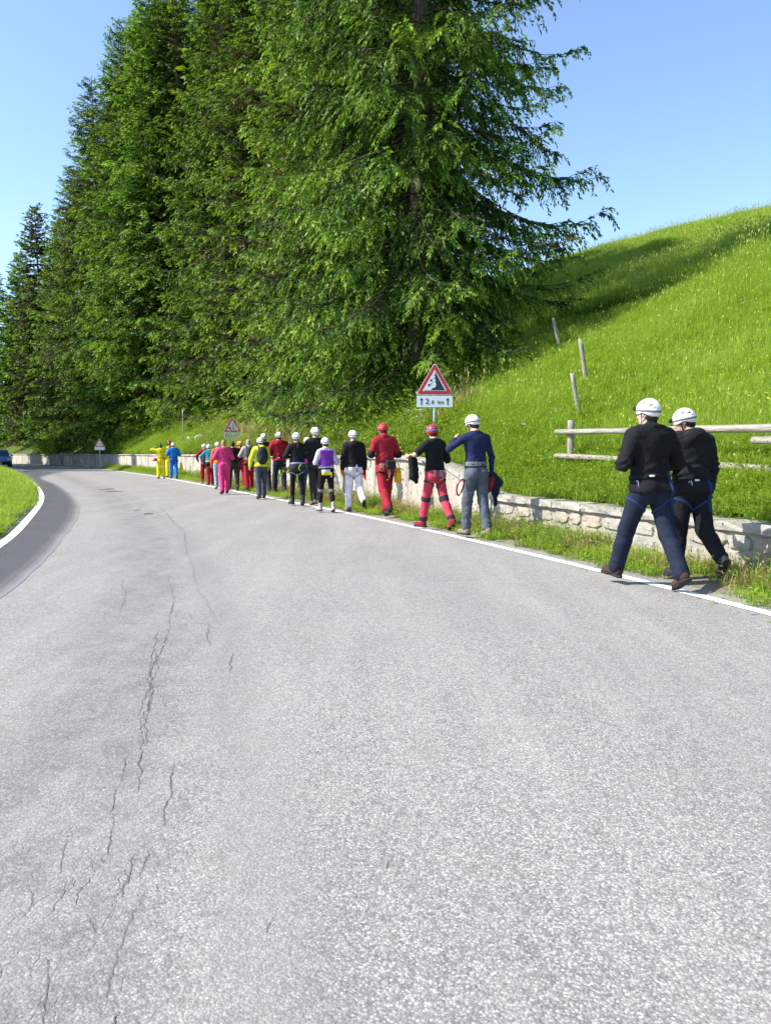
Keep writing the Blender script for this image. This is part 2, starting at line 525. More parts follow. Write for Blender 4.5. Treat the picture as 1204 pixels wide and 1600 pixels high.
def blotch(px, rx, ry, mat, name='road_patch', n=26):
    c = gp(*px)
    V = [(c[0], c[1], 0.0032)]
    for k in range(n):
        a = 2 * math.pi * k / n
        r = 1 + rng.normal(0, 0.16)
        V.append((c[0] + rx * r * math.cos(a), c[1] + ry * r * math.sin(a), 0.0032))
    F = [(0, 1 + k, 1 + (k + 1) % n) for k in range(n)]
    return tag(link(name, mesh_np(name, V, F), mats=mat), kind='structure')
M_TAR = plain('tar_patch', (.075, .075, .078), .85, .2, var=.3, scale=14)
M_STAIN = plain('dry_stain', (.26, .22, .185), .9, .1, var=.4, scale=60)
for p, a, b in [((168, 764.5), .20, .55), ((177, 768), .28, .45), ((232, 803), .10, .2), ((215, 797), .06, .2)]: blotch(p, a, b, M_TAR)
for p, a, b in [((602, 1352), .007, .022), ((825, 1003), .03, .012)]: blotch(p, a, b, M_STAIN, 'road_stain')

# hillside behind the wall, as one sheet
ss = np.r_[np.arange(0, 60, 0.6), np.arange(60, WSL[-1], 1.5)]
dd = np.r_[0.30, .45, .7, np.arange(1, 12, .6), np.arange(12, 50, 1.3), np.arange(50, 190, 9)]
wx = np.interp(ss, WSL, WL[:, 0]); wy = np.interp(ss, WSL, WL[:, 1])
nx = np.interp(ss, WSL, WN[:, 0]); ny = np.interp(ss, WSL, WN[:, 1])
Sg, Dg = np.meshgrid(ss, dd, indexing='ij')
Xg = wx[:, None] + nx[:, None] * Dg; Yg = wy[:, None] + ny[:, None] * Dg
Zg = hill_sd(Sg.ravel(), Dg.ravel())
nD = len(dd)
i, j = np.meshgrid(np.arange(len(ss) - 1), np.arange(nD - 1), indexing='ij')
a = (i * nD + j).ravel()
hill = link('hillside', mesh_np('hillside', np.c_[Xg.ravel(), Yg.ravel(), Zg], np.c_[a, a + nD, a + nD + 1, a + 1][:, ::-1], smooth=True), mats=M_SOIL)
hill.data.update()
tag(hill, kind='structure')

def left_h(o, y):
    """height of the grass bank inside the bend, o metres left of the line"""
    return np.interp(o, [0, .2, .6, 1.5, 3, 6, 12, 40], [-.01, 0.0, .10, .24, .4, .55, .9, 1.8]) * np.interp(y, [5, 12, 25, 40], [.45, .6, 1.15, 1.7])
oo = np.r_[.18, .3, .5, .8, 1.2, 1.8, 2.6, 4, 6, 9, 13, 18, 25, 34]
idx = np.arange(0, len(LL), 2)
Og = np.tile(oo, (len(idx), 1))
Xl = LL[idx][:, 0:1] - LN[idx][:, 0:1] * Og; Yl = LL[idx][:, 1:2] - LN[idx][:, 1:2] * Og
Zl = left_h(Og.ravel(), Yl.ravel()) + vnoise(np.c_[Xl.ravel() * .5, Yl.ravel() * .5], 2) * .05 * np.clip(Og.ravel(), 0, 1) + .006
nO = len(oo)
i, j = np.meshgrid(np.arange(len(idx) - 1), np.arange(nO - 1), indexing='ij')
a = (i * nO + j).ravel()
lv = link('grass_bank', mesh_np('grass_bank', np.c_[Xl.ravel(), Yl.ravel(), Zl], np.c_[a, a + nO, a + nO + 1, a + 1], smooth=True), mats=M_SOIL)
tag(lv, kind='structure')

# ---- the wall
def stone_mat(name, cols, stain=0.5, streak=True):
    t = NT(name)
    c = t.coord('Object')
    rnd = t.new('ShaderNodeObjectInfo').outputs['Random']
    base = t.ramp(rnd, [(k / (len(cols) - 1), x) for k, x in enumerate(cols)])
    base = t.mix(t.ramp(t.noise(c, 5, 6, .7), [(.35, 0), (.7, .75)]), base, (.47, .435, .37))
    base = t.mix(t.ramp(t.noise(c, 21, 5, .7), [(.52, 0), (.72, .7)]), base, (.25, .235, .2))
    if streak:
        sv = t.noise(t.mapping(c, (1.3, 1.3, .3)), 1.3, 6, .7)
        base = t.mix(t.math('MULTIPLY', t.ramp(sv, [(.5, 0), (.68, 1.0)]), stain), base, (.13, .125, .11))
    base = t.mix(t.ramp(t.noise(c, 2.2, 4, .6), [(.55, 0), (.75, .35)]), base, (.36, .31, .22))
    h = t.math('ADD', t.noise(c, 13, 6, .72), t.math('MULTIPLY', t.noise(c, 70, 4, .7), .35))
    t.bump(h, 0.9, 0.035)
    return t.set(base, .92, .15)
M_STONE = stone_mat('wall_stone', [(.36, .335, .29), (.40, .31, .24), (.31, .295, .265), (.42, .385, .33), (.27, .265, .25), (.41, .34, .27)], .5)
M_MORTAR = stone_mat('mortar', [(.36, .335, .28), (.36, .335, .28)], .6)
M_COPE = stone_mat('coping_stone', [(.33, .32, .285), (.39, .37, .33), (.27, .265, .24)], .8)
M_PLAST = stone_mat('wall_plaster', [(.42, .385, .32), (.47, .44, .38), (.38, .345, .29), (.45, .41, .35)], .85)

def wpos(s, off, z):
    x = np.interp(s, WSL, WL[:, 0]) + np.interp(s, WSL, WN[:, 0]) * off
    y = np.interp(s, WSL, WL[:, 1]) + np.interp(s, WSL, WN[:, 1]) * off
    return Vector((float(x), float(y), float(z)))

def wall_block(name, s0, s1, o0, o1, zb, zt, mat, parent, n=3, jit=0.0, slope_top=True):
    """a block following the wall from s0 to s1, faces at offsets o0 (road side) and o1"""
    bm = bmesh.new()
    rows = []
    for k in range(n + 1):
        s = s0 + (s1 - s0) * k / n
        b, tt = (zb(s) if callable(zb) else zb), (zt(s) if callable(zt) else zt)
        r = lambda: random.uniform(-jit, jit)
        mid = (b + tt) / 2
        rows.append([bm.verts.new(wpos(s, *q)) for q in ((o0 + r(), b), (o0 + r() * 1.5, mid + r()), (o0 + r() + jit * .6, tt + r()), ((o0 + o1) / 2, tt + r()), (o1, tt + r()), (o1, b))])
    m = 6
    for k in range(n):
        for q in range(m):
            bm.faces.new((rows[k][q], rows[k + 1][q], rows[k + 1][(q + 1) % m], rows[k][(q + 1) % m]))
    bm.faces.new(list(reversed(rows[0]))); bm.faces.new(rows[-1])
    bmesh.ops.recalc_face_normals(bm, faces=bm.faces)
    return link(name, from_bm(name, bm), parent, mat)

S_A = WSL[int(np.argmin(np.abs(WL[:, 1] - 1.0)))]
S_END = WSL[int(np.argmin(np.abs(WL[:, 1] - 122.0)))]
low = empty('stone_wall', wpos(S_A, 0, 0)); low_inv = Matrix.Translation(-Vector(low.location))
tag(low, 'low rubble retaining wall of pale stones topped by rough coping beside the fence', 'wall', kind='thing')
high = empty('plastered_wall', wpos(S_R1, 0, 0)); high_inv = Matrix.Translation(-Vector(high.location))
tag(high, 'tall pale stained retaining wall running along the road behind the walkers', 'wall', kind='thing')
S_J = (S_R0 + S_R1) / 2
wall_block('mortar', S_A, S_R0, .022, .5, -.3, lambda s: wall_top(s) - .09, M_MORTAR, low, n=60, jit=.006)
cut_z = .09
s = S_A
while s < S_R0 - .2:                                       # coping of the low wall
    e = min(s + random.uniform(.55, 1.25), S_R0)
    wall_block('coping_stone', s + .006, e - .006, -.055 + random.uniform(-.012, .015), .47, lambda q: wall_top(q) - .095 + random.uniform(-.006, .006), lambda q: wall_top(q) + .012, M_COPE, low, n=5, jit=.012)
    s = e
def rubble(sa, sb, zlo, ztop, parent, mat):
    rows = []
    z = zlo
    zs = [z]
    while z < 1.4:
        z += random.uniform(.2, .36); zs.append(z)
    for r in range(len(zs) - 1):
        s = sa + random.uniform(0, .3)
        while s < sb:
            w = random.uniform(.26, .72)
            cx, cz = s + w / 2, (zs[r] + zs[r + 1]) / 2
            top = ztop(cx)
            z0, z1 = zs[r], min(zs[r + 1], top)
            if z1 - z0 > .07:
                bm = bmesh.new()
                n = 12
                pr = random.uniform(-.006, .014)
                outer, inner = [], []
                hw, hh = w / 2 - .012, (z1 - z0) / 2 - .010
                for k in range(n):
                    a = 2 * math.pi * k / n + random.uniform(-.2, .2)
                    ca, sa_ = math.cos(a), math.sin(a)
                    q = (abs(ca) ** 5.5 + abs(sa_) ** 5.5) ** (-1 / 5.5) * random.uniform(.86, 1.04)
                    px, pz = cx + hw * ca * q, (z0 + z1) / 2 + hh * sa_ * q
                    pz = min(pz, ztop(px) - .006)
                    outer.append(bm.verts.new(wpos(px, .03, pz)))
                    inner.append(bm.verts.new(wpos(cx + (px - cx) * .93, -pr + random.uniform(-.008, .006), (z0 + z1) / 2 + (pz - (z0 + z1) / 2) * .92)))
                for k in range(n):
                    bm.faces.new((outer[k], outer[(k + 1) % n], inner[(k + 1) % n], inner[k]))
                c = bm.verts.new(wpos(cx, -pr - .006, (z0 + z1) / 2))
                for k in range(n): bm.faces.new((inner[k], inner[(k + 1) % n], c))
                bmesh.ops.recalc_face_normals(bm, faces=bm.faces)
                link('stone', from_bm('stone', bm), parent, mat)
            s += w
rubble(S_A + 3.2, S_R0 - .15, -.02, lambda q: float(wall_top(q)) - .10, low, M_STONE)
# tall plastered part, bay by bay, then its coping
s = S_R0
k = 0
while s < S_END:
    e = min(s + (random.uniform(2.2, 3.4) if s > S_R1 else 1.3), S_END)
    wall_block('wall_panel', s + .008, e - .008, .0 + random.uniform(-.02, .02), .5, -.3, lambda q: wall_top(q) - .075, M_PLAST, high, n=6, jit=.016)
    s = e
s = S_R0
while s < S_END:
    e = min(s + random.uniform(.9, 1.5), S_END)
    wall_block('coping_slab', s + .006, e - .006, -.06 + random.uniform(-.008, .01), .48, lambda q: wall_top(q) - .08, lambda q: wall_top(q) + .005, M_COPE, high, n=3, jit=.008)
    s = e
pil = wall_block('pillar', S_END - 48, S_END - 47.2, -.1, .5, -.2, lambda q: wall_top(q) + .12, M_COPE, high, n=2, jit=.004)
for o in low.children: o.matrix_parent_inverse = low_inv
for o in high.children: o.matrix_parent_inverse = high_inv
# ------------------------------------------------------------------ trees
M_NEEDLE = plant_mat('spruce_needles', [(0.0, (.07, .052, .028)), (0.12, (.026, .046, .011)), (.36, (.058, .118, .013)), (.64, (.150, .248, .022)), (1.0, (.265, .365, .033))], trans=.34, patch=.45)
def bark():
    t = NT('bark')
    c = t.coord('Object')
    col = t.mix(t.ramp(t.noise(t.mapping(c, (3, 3, .8)), 3, 6, .7), [(.35, 0), (.65, 1)]), (.10, .075, .055), (.27, .225, .18))
    t.bump(t.noise(t.mapping(c, (4, 4, 1)), 8, 5, .7), .9, .04)
    return t.set(col, .95, .1)
M_BARK = bark()
M_TWIG = plain('dead_twig', (.10, .08, .06), .9, .1, var=.3)

def unit(a): return a / np.maximum(np.linalg.norm(a, axis=-1, keepdims=True), 1e-9)

def spruce_mesh(seed, H, Rm, z0, whorl, lat_step, shoot_step, sl, sw, bare=0.0, top_pow=.8, droop=1.0, thin=0.0):
    """crown of a spruce: limbs in whorls, hanging side branches, flat needle shoots"""
    g = np.random.default_rng(seed)
    az0, zz = [], []
    z = z0
    while z < H - .25:
        n = int(g.integers(5, 8)) if z < H * .85 else int(g.integers(4, 6))
        az0 += list(g.uniform(0, 2 * math.pi) + np.arange(n) * 2 * math.pi / n + g.normal(0, .22, n))
        zz += list(z + g.normal(0, whorl * .33, n))
        z += whorl * g.uniform(.8, 1.2) * (1.0 if z < H * .8 else .7)
    az = np.array(az0); zz = np.clip(np.array(zz), .15, H - .15)
    if thin:
        keep = g.random(len(az)) > thin; az, zz = az[keep], zz[keep]
    nB = len(az)
    f = zz / H
    prof = np.minimum((1 - f) ** top_pow, 1.0) * np.interp(f, [0, .06, .16, 1], [.75, .95, 1, 1.04])
    L = Rm * prof * g.uniform(.68, 1.13, nB) + .18
    NP = 9
    tt = np.linspace(0, 1, NP)
    slope0 = np.interp(f, [0, .25, .6, .85, 1], [-.30, -.22, .08, .5, 1.2]) + g.normal(0, .12, nB)
    sag = np.interp(f, [0, .3, .7, 1], [.55, .62, .45, .12]) * droop * g.uniform(.7, 1.3, nB)
    rad = L[:, None] * tt[None]
    zB = zz[:, None] + rad * slope0[:, None] - (L * sag)[:, None] * (tt ** 1.5)[None] * .62 + (L * sag)[:, None] * (tt ** 4)[None] * .42
    bend = g.normal(0, .12, nB)[:, None] * tt[None] ** 2
    A = az[:, None] + bend
    B = np.stack([rad * np.cos(A), rad * np.sin(A), zB], -1)            # nB, NP, 3
    V, F, MI, T = [], [], [], []
    base = 0
    # limbs: three-sided tubes
    rr = (.006 + .0045 * L)[:, None] * (1.05 - tt)[None] + .004
    tang = unit(np.gradient(B, axis=1))
    side = unit(np.cross(tang, np.array([0, 0, 1.0])))
    upv = np.cross(side, tang)
    ring = np.stack([B + rr[..., None] * (side * math.cos(q) + upv * math.sin(q)) for q in (math.pi / 2, math.pi * 7 / 6, math.pi * 11 / 6)], 2)
    V.append(ring.reshape(-1, 3))
    b, p, q = np.meshgrid(np.arange(nB), np.arange(NP - 1), np.arange(3), indexing='ij')
    i0 = (b * NP + p) * 3
    F.append(np.stack([i0 + q, i0 + (q + 1) % 3, i0 + 3 + (q + 1) % 3, i0 + 3 + q], -1).reshape(-1, 4))
    MI.append(np.ones(len(F[-1]), np.int32)); T.append(np.full(len(V[-1]), .3))
    base = len(V[-1])
    # side branches
    nl = np.maximum(3, (L / lat_step).astype(int))
    bi = np.repeat(np.arange(nB), nl)
    k = np.concatenate([np.arange(n) for n in nl])
    u = (k + g.uniform(0, 1, len(k))) / nl[bi]
    inner = np.interp(f[bi], [0, .3, .7, 1], [.12, .15, .12, .04]) + bare
    u = inner + (1 - inner) * u
    ph = g.uniform(0, 6.28, nB); wl_ = g.uniform(.55, .95, nB)
    cy = u * L[bi] / wl_[bi] + ph[bi]
    clump = np.clip(.62 + .7 * np.sin(cy * 2 * math.pi), .38, 1.0)
    cid = (bi * 97 + np.floor(cy + .25).astype(int) * 31) % 4096
    ctint = g.normal(0, .13, 4096)
    keepl = g.random(len(u)) < clump * np.interp(u, [0, .3, .5, 1], [.55, .9, 1, 1])
    bi, u, clump, cid = bi[keepl], u[keepl], clump[keepl], cid[keepl]
    x = u * (NP - 1); i0 = np.minimum(x.astype(int), NP - 2); w = (x - i0)[:, None]
    P = B[bi, i0] * (1 - w) + B[bi, i0 + 1] * w
    td = unit(B[bi, i0 + 1] - B[bi, i0])
    sd = unit(np.cross(td, np.array([0, 0, 1.0])))
    sg = np.where(g.random(len(u)) < .5, -1., 1.)[:, None]
    hang = np.clip(np.interp(f[bi], [0, .2, .7, 1], [.65, .9, .55, .1]) * droop + g.normal(0, .25, len(u)), 0, 1.5)[:, None]
    ll = (.24 + .27 * L[bi] * np.interp(u, [0, .35, .7, 1], [.55, .85, .55, .16])) * g.uniform(.55, 1.25, len(u)) * (.6 + .55 * clump)
    d0 = unit(td * g.uniform(.45, .95, (len(u), 1)) + sd * sg * g.uniform(.45, 1.0, (len(u), 1)) + np.array([0, 0, -.15]) * hang)
    d1 = unit(td * .35 + sd * sg * .25 + np.array([0, 0, -1.0]) * hang + np.array([0, 0, .12]))
    # shoots along each side branch
    ns = np.maximum(3, (ll / shoot_step).astype(int))
    li = np.repeat(np.arange(len(u)), ns)
    k = np.concatenate([np.arange(n) for n in ns])
    v = ((k + g.uniform(.1, .9, len(k))) / ns[li])[:, None]
    zf = g.random(len(li)) < .16                          # some shoots sit on the limb itself
    v = np.where(zf[:, None], v * .12, v)
    Q = P[li] + ll[li][:, None] * (d0[li] * (v - v ** 2 * .5) + d1[li] * v ** 2 * .5)
    dd_ = unit(d0[li] * (1 - v) + d1[li] * v)
    s2 = unit(np.cross(dd_, np.array([0, 0, 1.0])) + g.normal(0, .25, (len(li), 3)))
    al = np.where(k % 2 == 0, 1., -1.)[:, None]
    sdir = unit(dd_ * g.uniform(.5, 1.1, (len(li), 1)) + s2 * al * g.uniform(.3, .95, (len(li), 1)) + np.array([0, 0, -1.0]) * g.uniform(-.15, .55, (len(li), 1)))
    s_l = sl * g.uniform(.65, 1.35, len(li))[:, None]
    s_w = sw * g.uniform(.75, 1.25, len(li))[:, None]
    wv = unit(np.cross(sdir, unit(g.normal(0, 1, (len(li), 3)) + np.array([0, 0, 1.2]))))
    a_ = Q
    m_ = Q + sdir * s_l * .45
    e_ = Q + sdir * s_l
    quad = np.stack([a_, m_ + wv * s_w * .5, e_, m_ - wv * s_w * .5], 1)
    V.append(quad.reshape(-1, 3))
    F.append(base + np.arange(len(li) * 4).reshape(-1, 4))
    MI.append(np.zeros(len(li), np.int32))
    outer = np.hypot(Q[:, 0], Q[:, 1]) / (Rm * np.interp(Q[:, 2] / H, [0, 1], [1.0, .02]) ** .8 + .3)
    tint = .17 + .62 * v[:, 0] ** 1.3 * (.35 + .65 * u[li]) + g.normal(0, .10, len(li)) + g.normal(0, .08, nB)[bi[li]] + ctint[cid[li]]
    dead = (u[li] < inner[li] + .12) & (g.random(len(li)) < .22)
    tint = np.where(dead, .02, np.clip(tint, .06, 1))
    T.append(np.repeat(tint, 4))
    V = np.concatenate(V); F = np.concatenate(F); MI = np.concatenate(MI); T = np.concatenate(T)
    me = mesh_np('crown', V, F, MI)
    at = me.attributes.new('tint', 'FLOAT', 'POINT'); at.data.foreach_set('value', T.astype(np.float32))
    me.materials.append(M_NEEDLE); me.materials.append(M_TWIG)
    return me

def trunk_mesh(H, r):
    bm = bmesh.new()
    n = 12
    bm_tube(bm, [(random.gauss(0, .02), random.gauss(0, .02), -.6 + (H + .4) * k / n) for k in range(n + 1)], [r * (1.25 if k == 0 else 1) * (1 - k / n * .96) + .012 for k in range(n + 1)], 10)
    me = from_bm('trunk', bm, True)
    me.materials.append(M_BARK)
    return me
SPR = {}
def variant(key):
    if key not in SPR:
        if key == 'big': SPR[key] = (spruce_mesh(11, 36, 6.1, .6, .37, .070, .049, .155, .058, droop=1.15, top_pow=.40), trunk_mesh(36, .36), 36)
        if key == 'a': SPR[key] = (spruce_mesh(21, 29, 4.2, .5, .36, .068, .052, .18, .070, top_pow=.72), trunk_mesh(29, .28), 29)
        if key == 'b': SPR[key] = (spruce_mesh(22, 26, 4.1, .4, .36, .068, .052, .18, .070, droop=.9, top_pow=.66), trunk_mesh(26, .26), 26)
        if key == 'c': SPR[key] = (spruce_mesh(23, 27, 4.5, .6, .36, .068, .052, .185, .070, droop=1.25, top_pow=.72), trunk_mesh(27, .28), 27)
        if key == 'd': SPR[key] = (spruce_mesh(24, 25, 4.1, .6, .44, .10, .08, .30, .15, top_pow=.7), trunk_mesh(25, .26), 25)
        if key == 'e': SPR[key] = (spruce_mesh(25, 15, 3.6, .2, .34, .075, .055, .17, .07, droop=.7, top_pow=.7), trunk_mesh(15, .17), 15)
    return SPR[key]
def spruce(px, depth, key, Ht, wid=1.0, rz=None, label='', grp='spruces at the forest edge', xy=None, dmin=6.2):
    x, y = xy if xy is not None else ((px - 602) / 1200 * depth, depth)
    s, d = curve_coords(x, y)
    if xy is None:
        while d[0] < dmin:
            depth += .5
            x, y = (px - 602) / 1200 * depth, depth
            s, d = curve_coords(x, y)
    z = float(hill_sd(s, d)[0]) if d[0] > .3 else 0.8
    cm, tm, H0 = variant(key)
    root = empty('spruce_tree', (x, y, z - .05), rz if rz is not None else random.uniform(0, 6.28))
    root.rotation_euler[0] = random.gauss(0, .012); root.rotation_euler[1] = random.gauss(0, .012)
    k = Ht / H0
    root.scale = (k * wid, k * wid, k)
    tag(root, label, 'tree', grp)
    link('trunk', tm, root); link('crown', cm, root)
    return root, float(d[0])

big, dbig = spruce(650, 23.6, 'big', 36, .92, 2.1, 'broad spruce with visible bare trunk nearest the meadow, behind the falling rocks sign', None, dmin=3.3)
print('big at', big.location, dbig)
FRONT = [  # column, depth, kind, tip row, width, label
    (572, 25.5, 'c', -560, 1.25, 'tall drooping spruce just left of the broad meadow-side spruce'),
    (492, 27, 'a', -300, 1.10, 'tall bright green spruce behind the walkers with white trousers and purple vest'),
    (418, 31, 'b', -230, 1.15, 'full spruce rising behind the yellow jacketed walker'),
    (352, 37, 'c', -120, 1.05, 'tall spruce straight above the smaller rockfall sign'),
    (296, 42, 'a', -95, 1.08, 'tallest spruce on the skyline left of the rockfall signs'),
    (248, 47, 'b', -28, 1.15, 'wide spruce standing above the thin white marker pole'),
    (203, 54, 'a', 26, 1.15, 'slim pointed spruce whose tip stands free against the sky'),
    (165, 61, 'c', 128, 1.2, 'dark spruce whose lower limbs hang over the road bend'),
    (130, 70, 'b', 262, 1.2, 'mid green spruce behind the third rockfall sign'),
    (76, 98, 'd', 322, 1.2, 'lone spiky spruce top near the far end of the row'),
    (104, 86, 'd', 340, 1.2, 'shorter spruce filling the dip before the lone spiky top'),
    (40, 106, 'd', 392, 1.2, 'shaded spruce behind the far pillar of the wall'),
    (6, 122, 'd', 418, 1.2, 'farthest spruce at the left edge above the blue car'),
    (-40, 126, 'd', 440, 1.2, 'far spruce beyond the road bend past the blue car'),
]
def height_for(c, dp, row, dmin):
    while True:
        x = (c - 602) / 1200 * dp
        s, d = curve_coords(x, dp)
        if d[0] >= dmin or dp > 190: break
        dp += .5
    ang = math.atan((800 - row) / 1200) - PITCH
    return dp, CAM_H + math.tan(ang) * dp - float(hill_sd(s, d)[0])
for c, dp, kk, row, w, lab in FRONT:
    dp, h = height_for(c, dp, row, 7.6 if 280 < c < 430 else 5.0)
    o, d = spruce(c, dp, kk, h, w, None, lab, dmin=0)
    print('tree', c, round(dp, 1), 'h', round(h, 1))
YOUNG = [(455, 24.0, 9, 'young dense spruce low at the forest edge behind the walkers'),
         (600, 20.6, 6.5, 'low young spruce beside the falling rocks sign'),
         (335, 36, 11, 'young spruce filling the gap behind the smaller rockfall sign'),
         (225, 50, 12, 'young spruce above the two people in yellow'),
         (395, 29, 10, 'small spruce between two tall ones behind the red jacketed walker'),
         (530, 23, 8, 'small spruce under the tall drooping spruce'),
         (182, 57, 13, 'small dark spruce on the bank near the road bend')]
for c, dp, h, lab in YOUNG: spruce(c, dp, 'e', h, .82, None, lab, 'young spruces under the forest edge', dmin=7.5 if 280 < c < 430 else 5.2)
for k in range(22):
    c = 650 - k * 29 + random.uniform(-8, 8)
    dp = np.interp(c, [0, 160, 300, 480, 650], [132, 76, 56, 40, 34]) + random.uniform(0, 4) + (k % 2) * 4
    row = np.interp(c, [0, 40, 76, 110, 130, 165, 203, 250, 300, 480, 650], [450, 430, 372, 372, 300, 178, 95, 10, -40, -160, -200]) + random.uniform(0, 50)
    dp, h = height_for(c, dp, row, 10)
    spruce(c, dp, 'd' if k % 4 else 'a', h, 1.2, None, 'dark spruce deeper in the forest, mostly hidden behind the front row', 'spruces deeper in the forest', dmin=0)
# inside the bend, just outside the picture: their shade lies across the far road
for x, y, h in [(-42, 58, 22), (-45, 65, 25), (-48, 72, 26), (-52, 79, 26), (-57, 87, 27), (-53, 62, 27), (-57, 71, 28), (-62, 80, 28), (-67, 92, 28), (-46, 69, 29), (-50, 66, 30), (-54, 75, 31), (-59, 85, 30), (-62, 93, 30), (-63, 74, 30)]:
    spruce(0, 0, 'd', h, 1.1, None, 'spruce inside the road bend, out of sight, shading the far road', 'spruces inside the bend', xy=(x, y))

# ------------------------------------------------------------------ meadow grass and weeds
def plant_clump(seed, nb, spread, h, w, lean, tint=(.35, .75), seedhead=0.0, hvar=.45, leafy=0.0):
    g = np.random.default_rng(seed)
    V, F, T = [], [], []
    def add(v, f, t):
        b = sum(len(q) for q in V)
        V.append(np.array(v)); F.extend([[q + b for q in ff] for ff in f]); T.extend([t] * len(v) if not hasattr(t, '__len__') else t)
    for k in range(nb):
        r = spread * math.sqrt(g.random()); a = g.uniform(0, 6.28)
        p = np.array([r * math.cos(a), r * math.sin(a), -.03])
        hh = h * g.uniform(1 - hvar, 1 + hvar * .5)
        la = g.uniform(0, 6.28); ln = abs(g.normal(0, lean)) + .05
        dirv = np.array([math.cos(la), math.sin(la), 0])
        sv = np.array([-dirv[1], dirv[0], 0]) * w * g.uniform(.7, 1.3)
        t0 = g.uniform(*tint)
        if g.random() < leafy:                      # small broad leaf on a stem
            q = p + np.array([0, 0, hh * g.uniform(.25, .9)]) + dirv * ln * .6
            lf = g.uniform(.03, .065); up = np.array([0, 0, g.uniform(-.3, .7)])
            e = q + (dirv + up) * lf
            m = (q + e) / 2; sw = np.array([-dirv[1], dirv[0], 0]) * lf * .33
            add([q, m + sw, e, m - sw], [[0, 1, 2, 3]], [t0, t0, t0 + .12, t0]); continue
        m = p + np.array([0, 0, hh * .55]) + dirv * ln * hh * .35
        e = p + np.array([0, 0, hh * (1 - .35 * min(ln, 1.4))]) + dirv * ln * hh
        if g.random() < seedhead:
            top = p + np.array([0, 0, hh * 1.35]) + dirv * ln * hh * .5
            add([p - sv * .3, p + sv * .3, top, top - [0, 0, .001]], [[0, 1, 2, 3]], [t0, t0, 1.0, 1.0])
            hd = dirv * .4 + np.array([0, 0, 1]); hd /= np.linalg.norm(hd)
            q = top - hd * .01
            hl = g.uniform(.05, .1)
            add([q, q + hd * hl * .5 + sv * 1.1, q + hd * hl, q + hd * hl * .5 - sv * 1.1], [[0, 1, 2, 3]], [1.0] * 4)
        else:
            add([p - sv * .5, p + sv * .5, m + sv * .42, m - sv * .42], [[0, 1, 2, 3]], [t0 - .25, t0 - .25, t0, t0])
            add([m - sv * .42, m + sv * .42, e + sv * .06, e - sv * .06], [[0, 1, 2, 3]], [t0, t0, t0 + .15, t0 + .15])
    V = np.concatenate(V)
    me = mesh_np('clump', V, np.array(F))
    at = me.attributes.new('tint', 'FLOAT', 'POINT'); at.data.foreach_set('value', np.clip(np.array(T), 0, 1).astype(np.float32))
    return me
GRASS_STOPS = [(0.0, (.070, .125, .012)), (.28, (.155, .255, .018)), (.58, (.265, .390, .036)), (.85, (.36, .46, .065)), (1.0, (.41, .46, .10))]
M_GRASS = plant_mat('meadow_grass', GRASS_STOPS, trans=.46, patch=.22, rough=.5)
M_WEED = plant_mat('leafy_weeds', [(0, (.05, .10, .013)), (.35, (.125, .22, .02)), (.65, (.23, .32, .035)), (1, (.34, .39, .07))], trans=.42, patch=.6, rough=.5)
M_DRY = plant_mat('dry_grass', [(0, (.09, .10, .02)), (.35, (.17, .17, .04)), (.65, (.34, .27, .11)), (1, (.48, .38, .2))], trans=.3, patch=.8, rough=.7)
M_FLOW = plain('white_blossom', (.75, .75, .68), .7, .2)
M_YFLOW = plain('yellow_blossom', (.72, .55, .03), .6, .2)
def umbel(seed, mat_y=False):
    g = np.random.default_rng(seed)
    V, F, MI = [], [], []
    H = .62 if not mat_y else .4
    V += [[-.003, 0, 0], [.003, 0, 0], [.003, 0, H], [-.003, 0, H]]; F.append([0, 1, 2, 3]); MI.append(0)
    for k in range(16 if not mat_y else 6):
        r = .05 * math.sqrt(g.random()) if not mat_y else .025; a = g.uniform(0, 6.28)
        c = np.array([r * math.cos(a), r * math.sin(a), H + g.uniform(-.012, .015)])
        b = len(V); q = .011
        V += [list(c + np.array([q * math.cos(t), q * math.sin(t), g.uniform(-.004, .004)])) for t in (0, 1.57, 3.14, 4.71)]
        F.append([b, b + 1, b + 2, b + 3]); MI.append(1)
    me = mesh_np('flower', np.array(V), np.array(F), MI)
    at = me.attributes.new('tint', 'FLOAT', 'POINT'); at.data.foreach_set('value', np.full(len(V), .5, np.float32))
    return me
def source(name, meshes, mat, mat2=None):
    """unlinked collection whose members the scatter copies"""
    c = bpy.data.collections.new(name)
    for k, me in enumerate(meshes):
        me.materials.append(mat)
        if mat2: me.materials.append(mat2)
        o = bpy.data.objects.new(f'{name}_{k:02d}', me)
        c.objects.link(o)
    return c
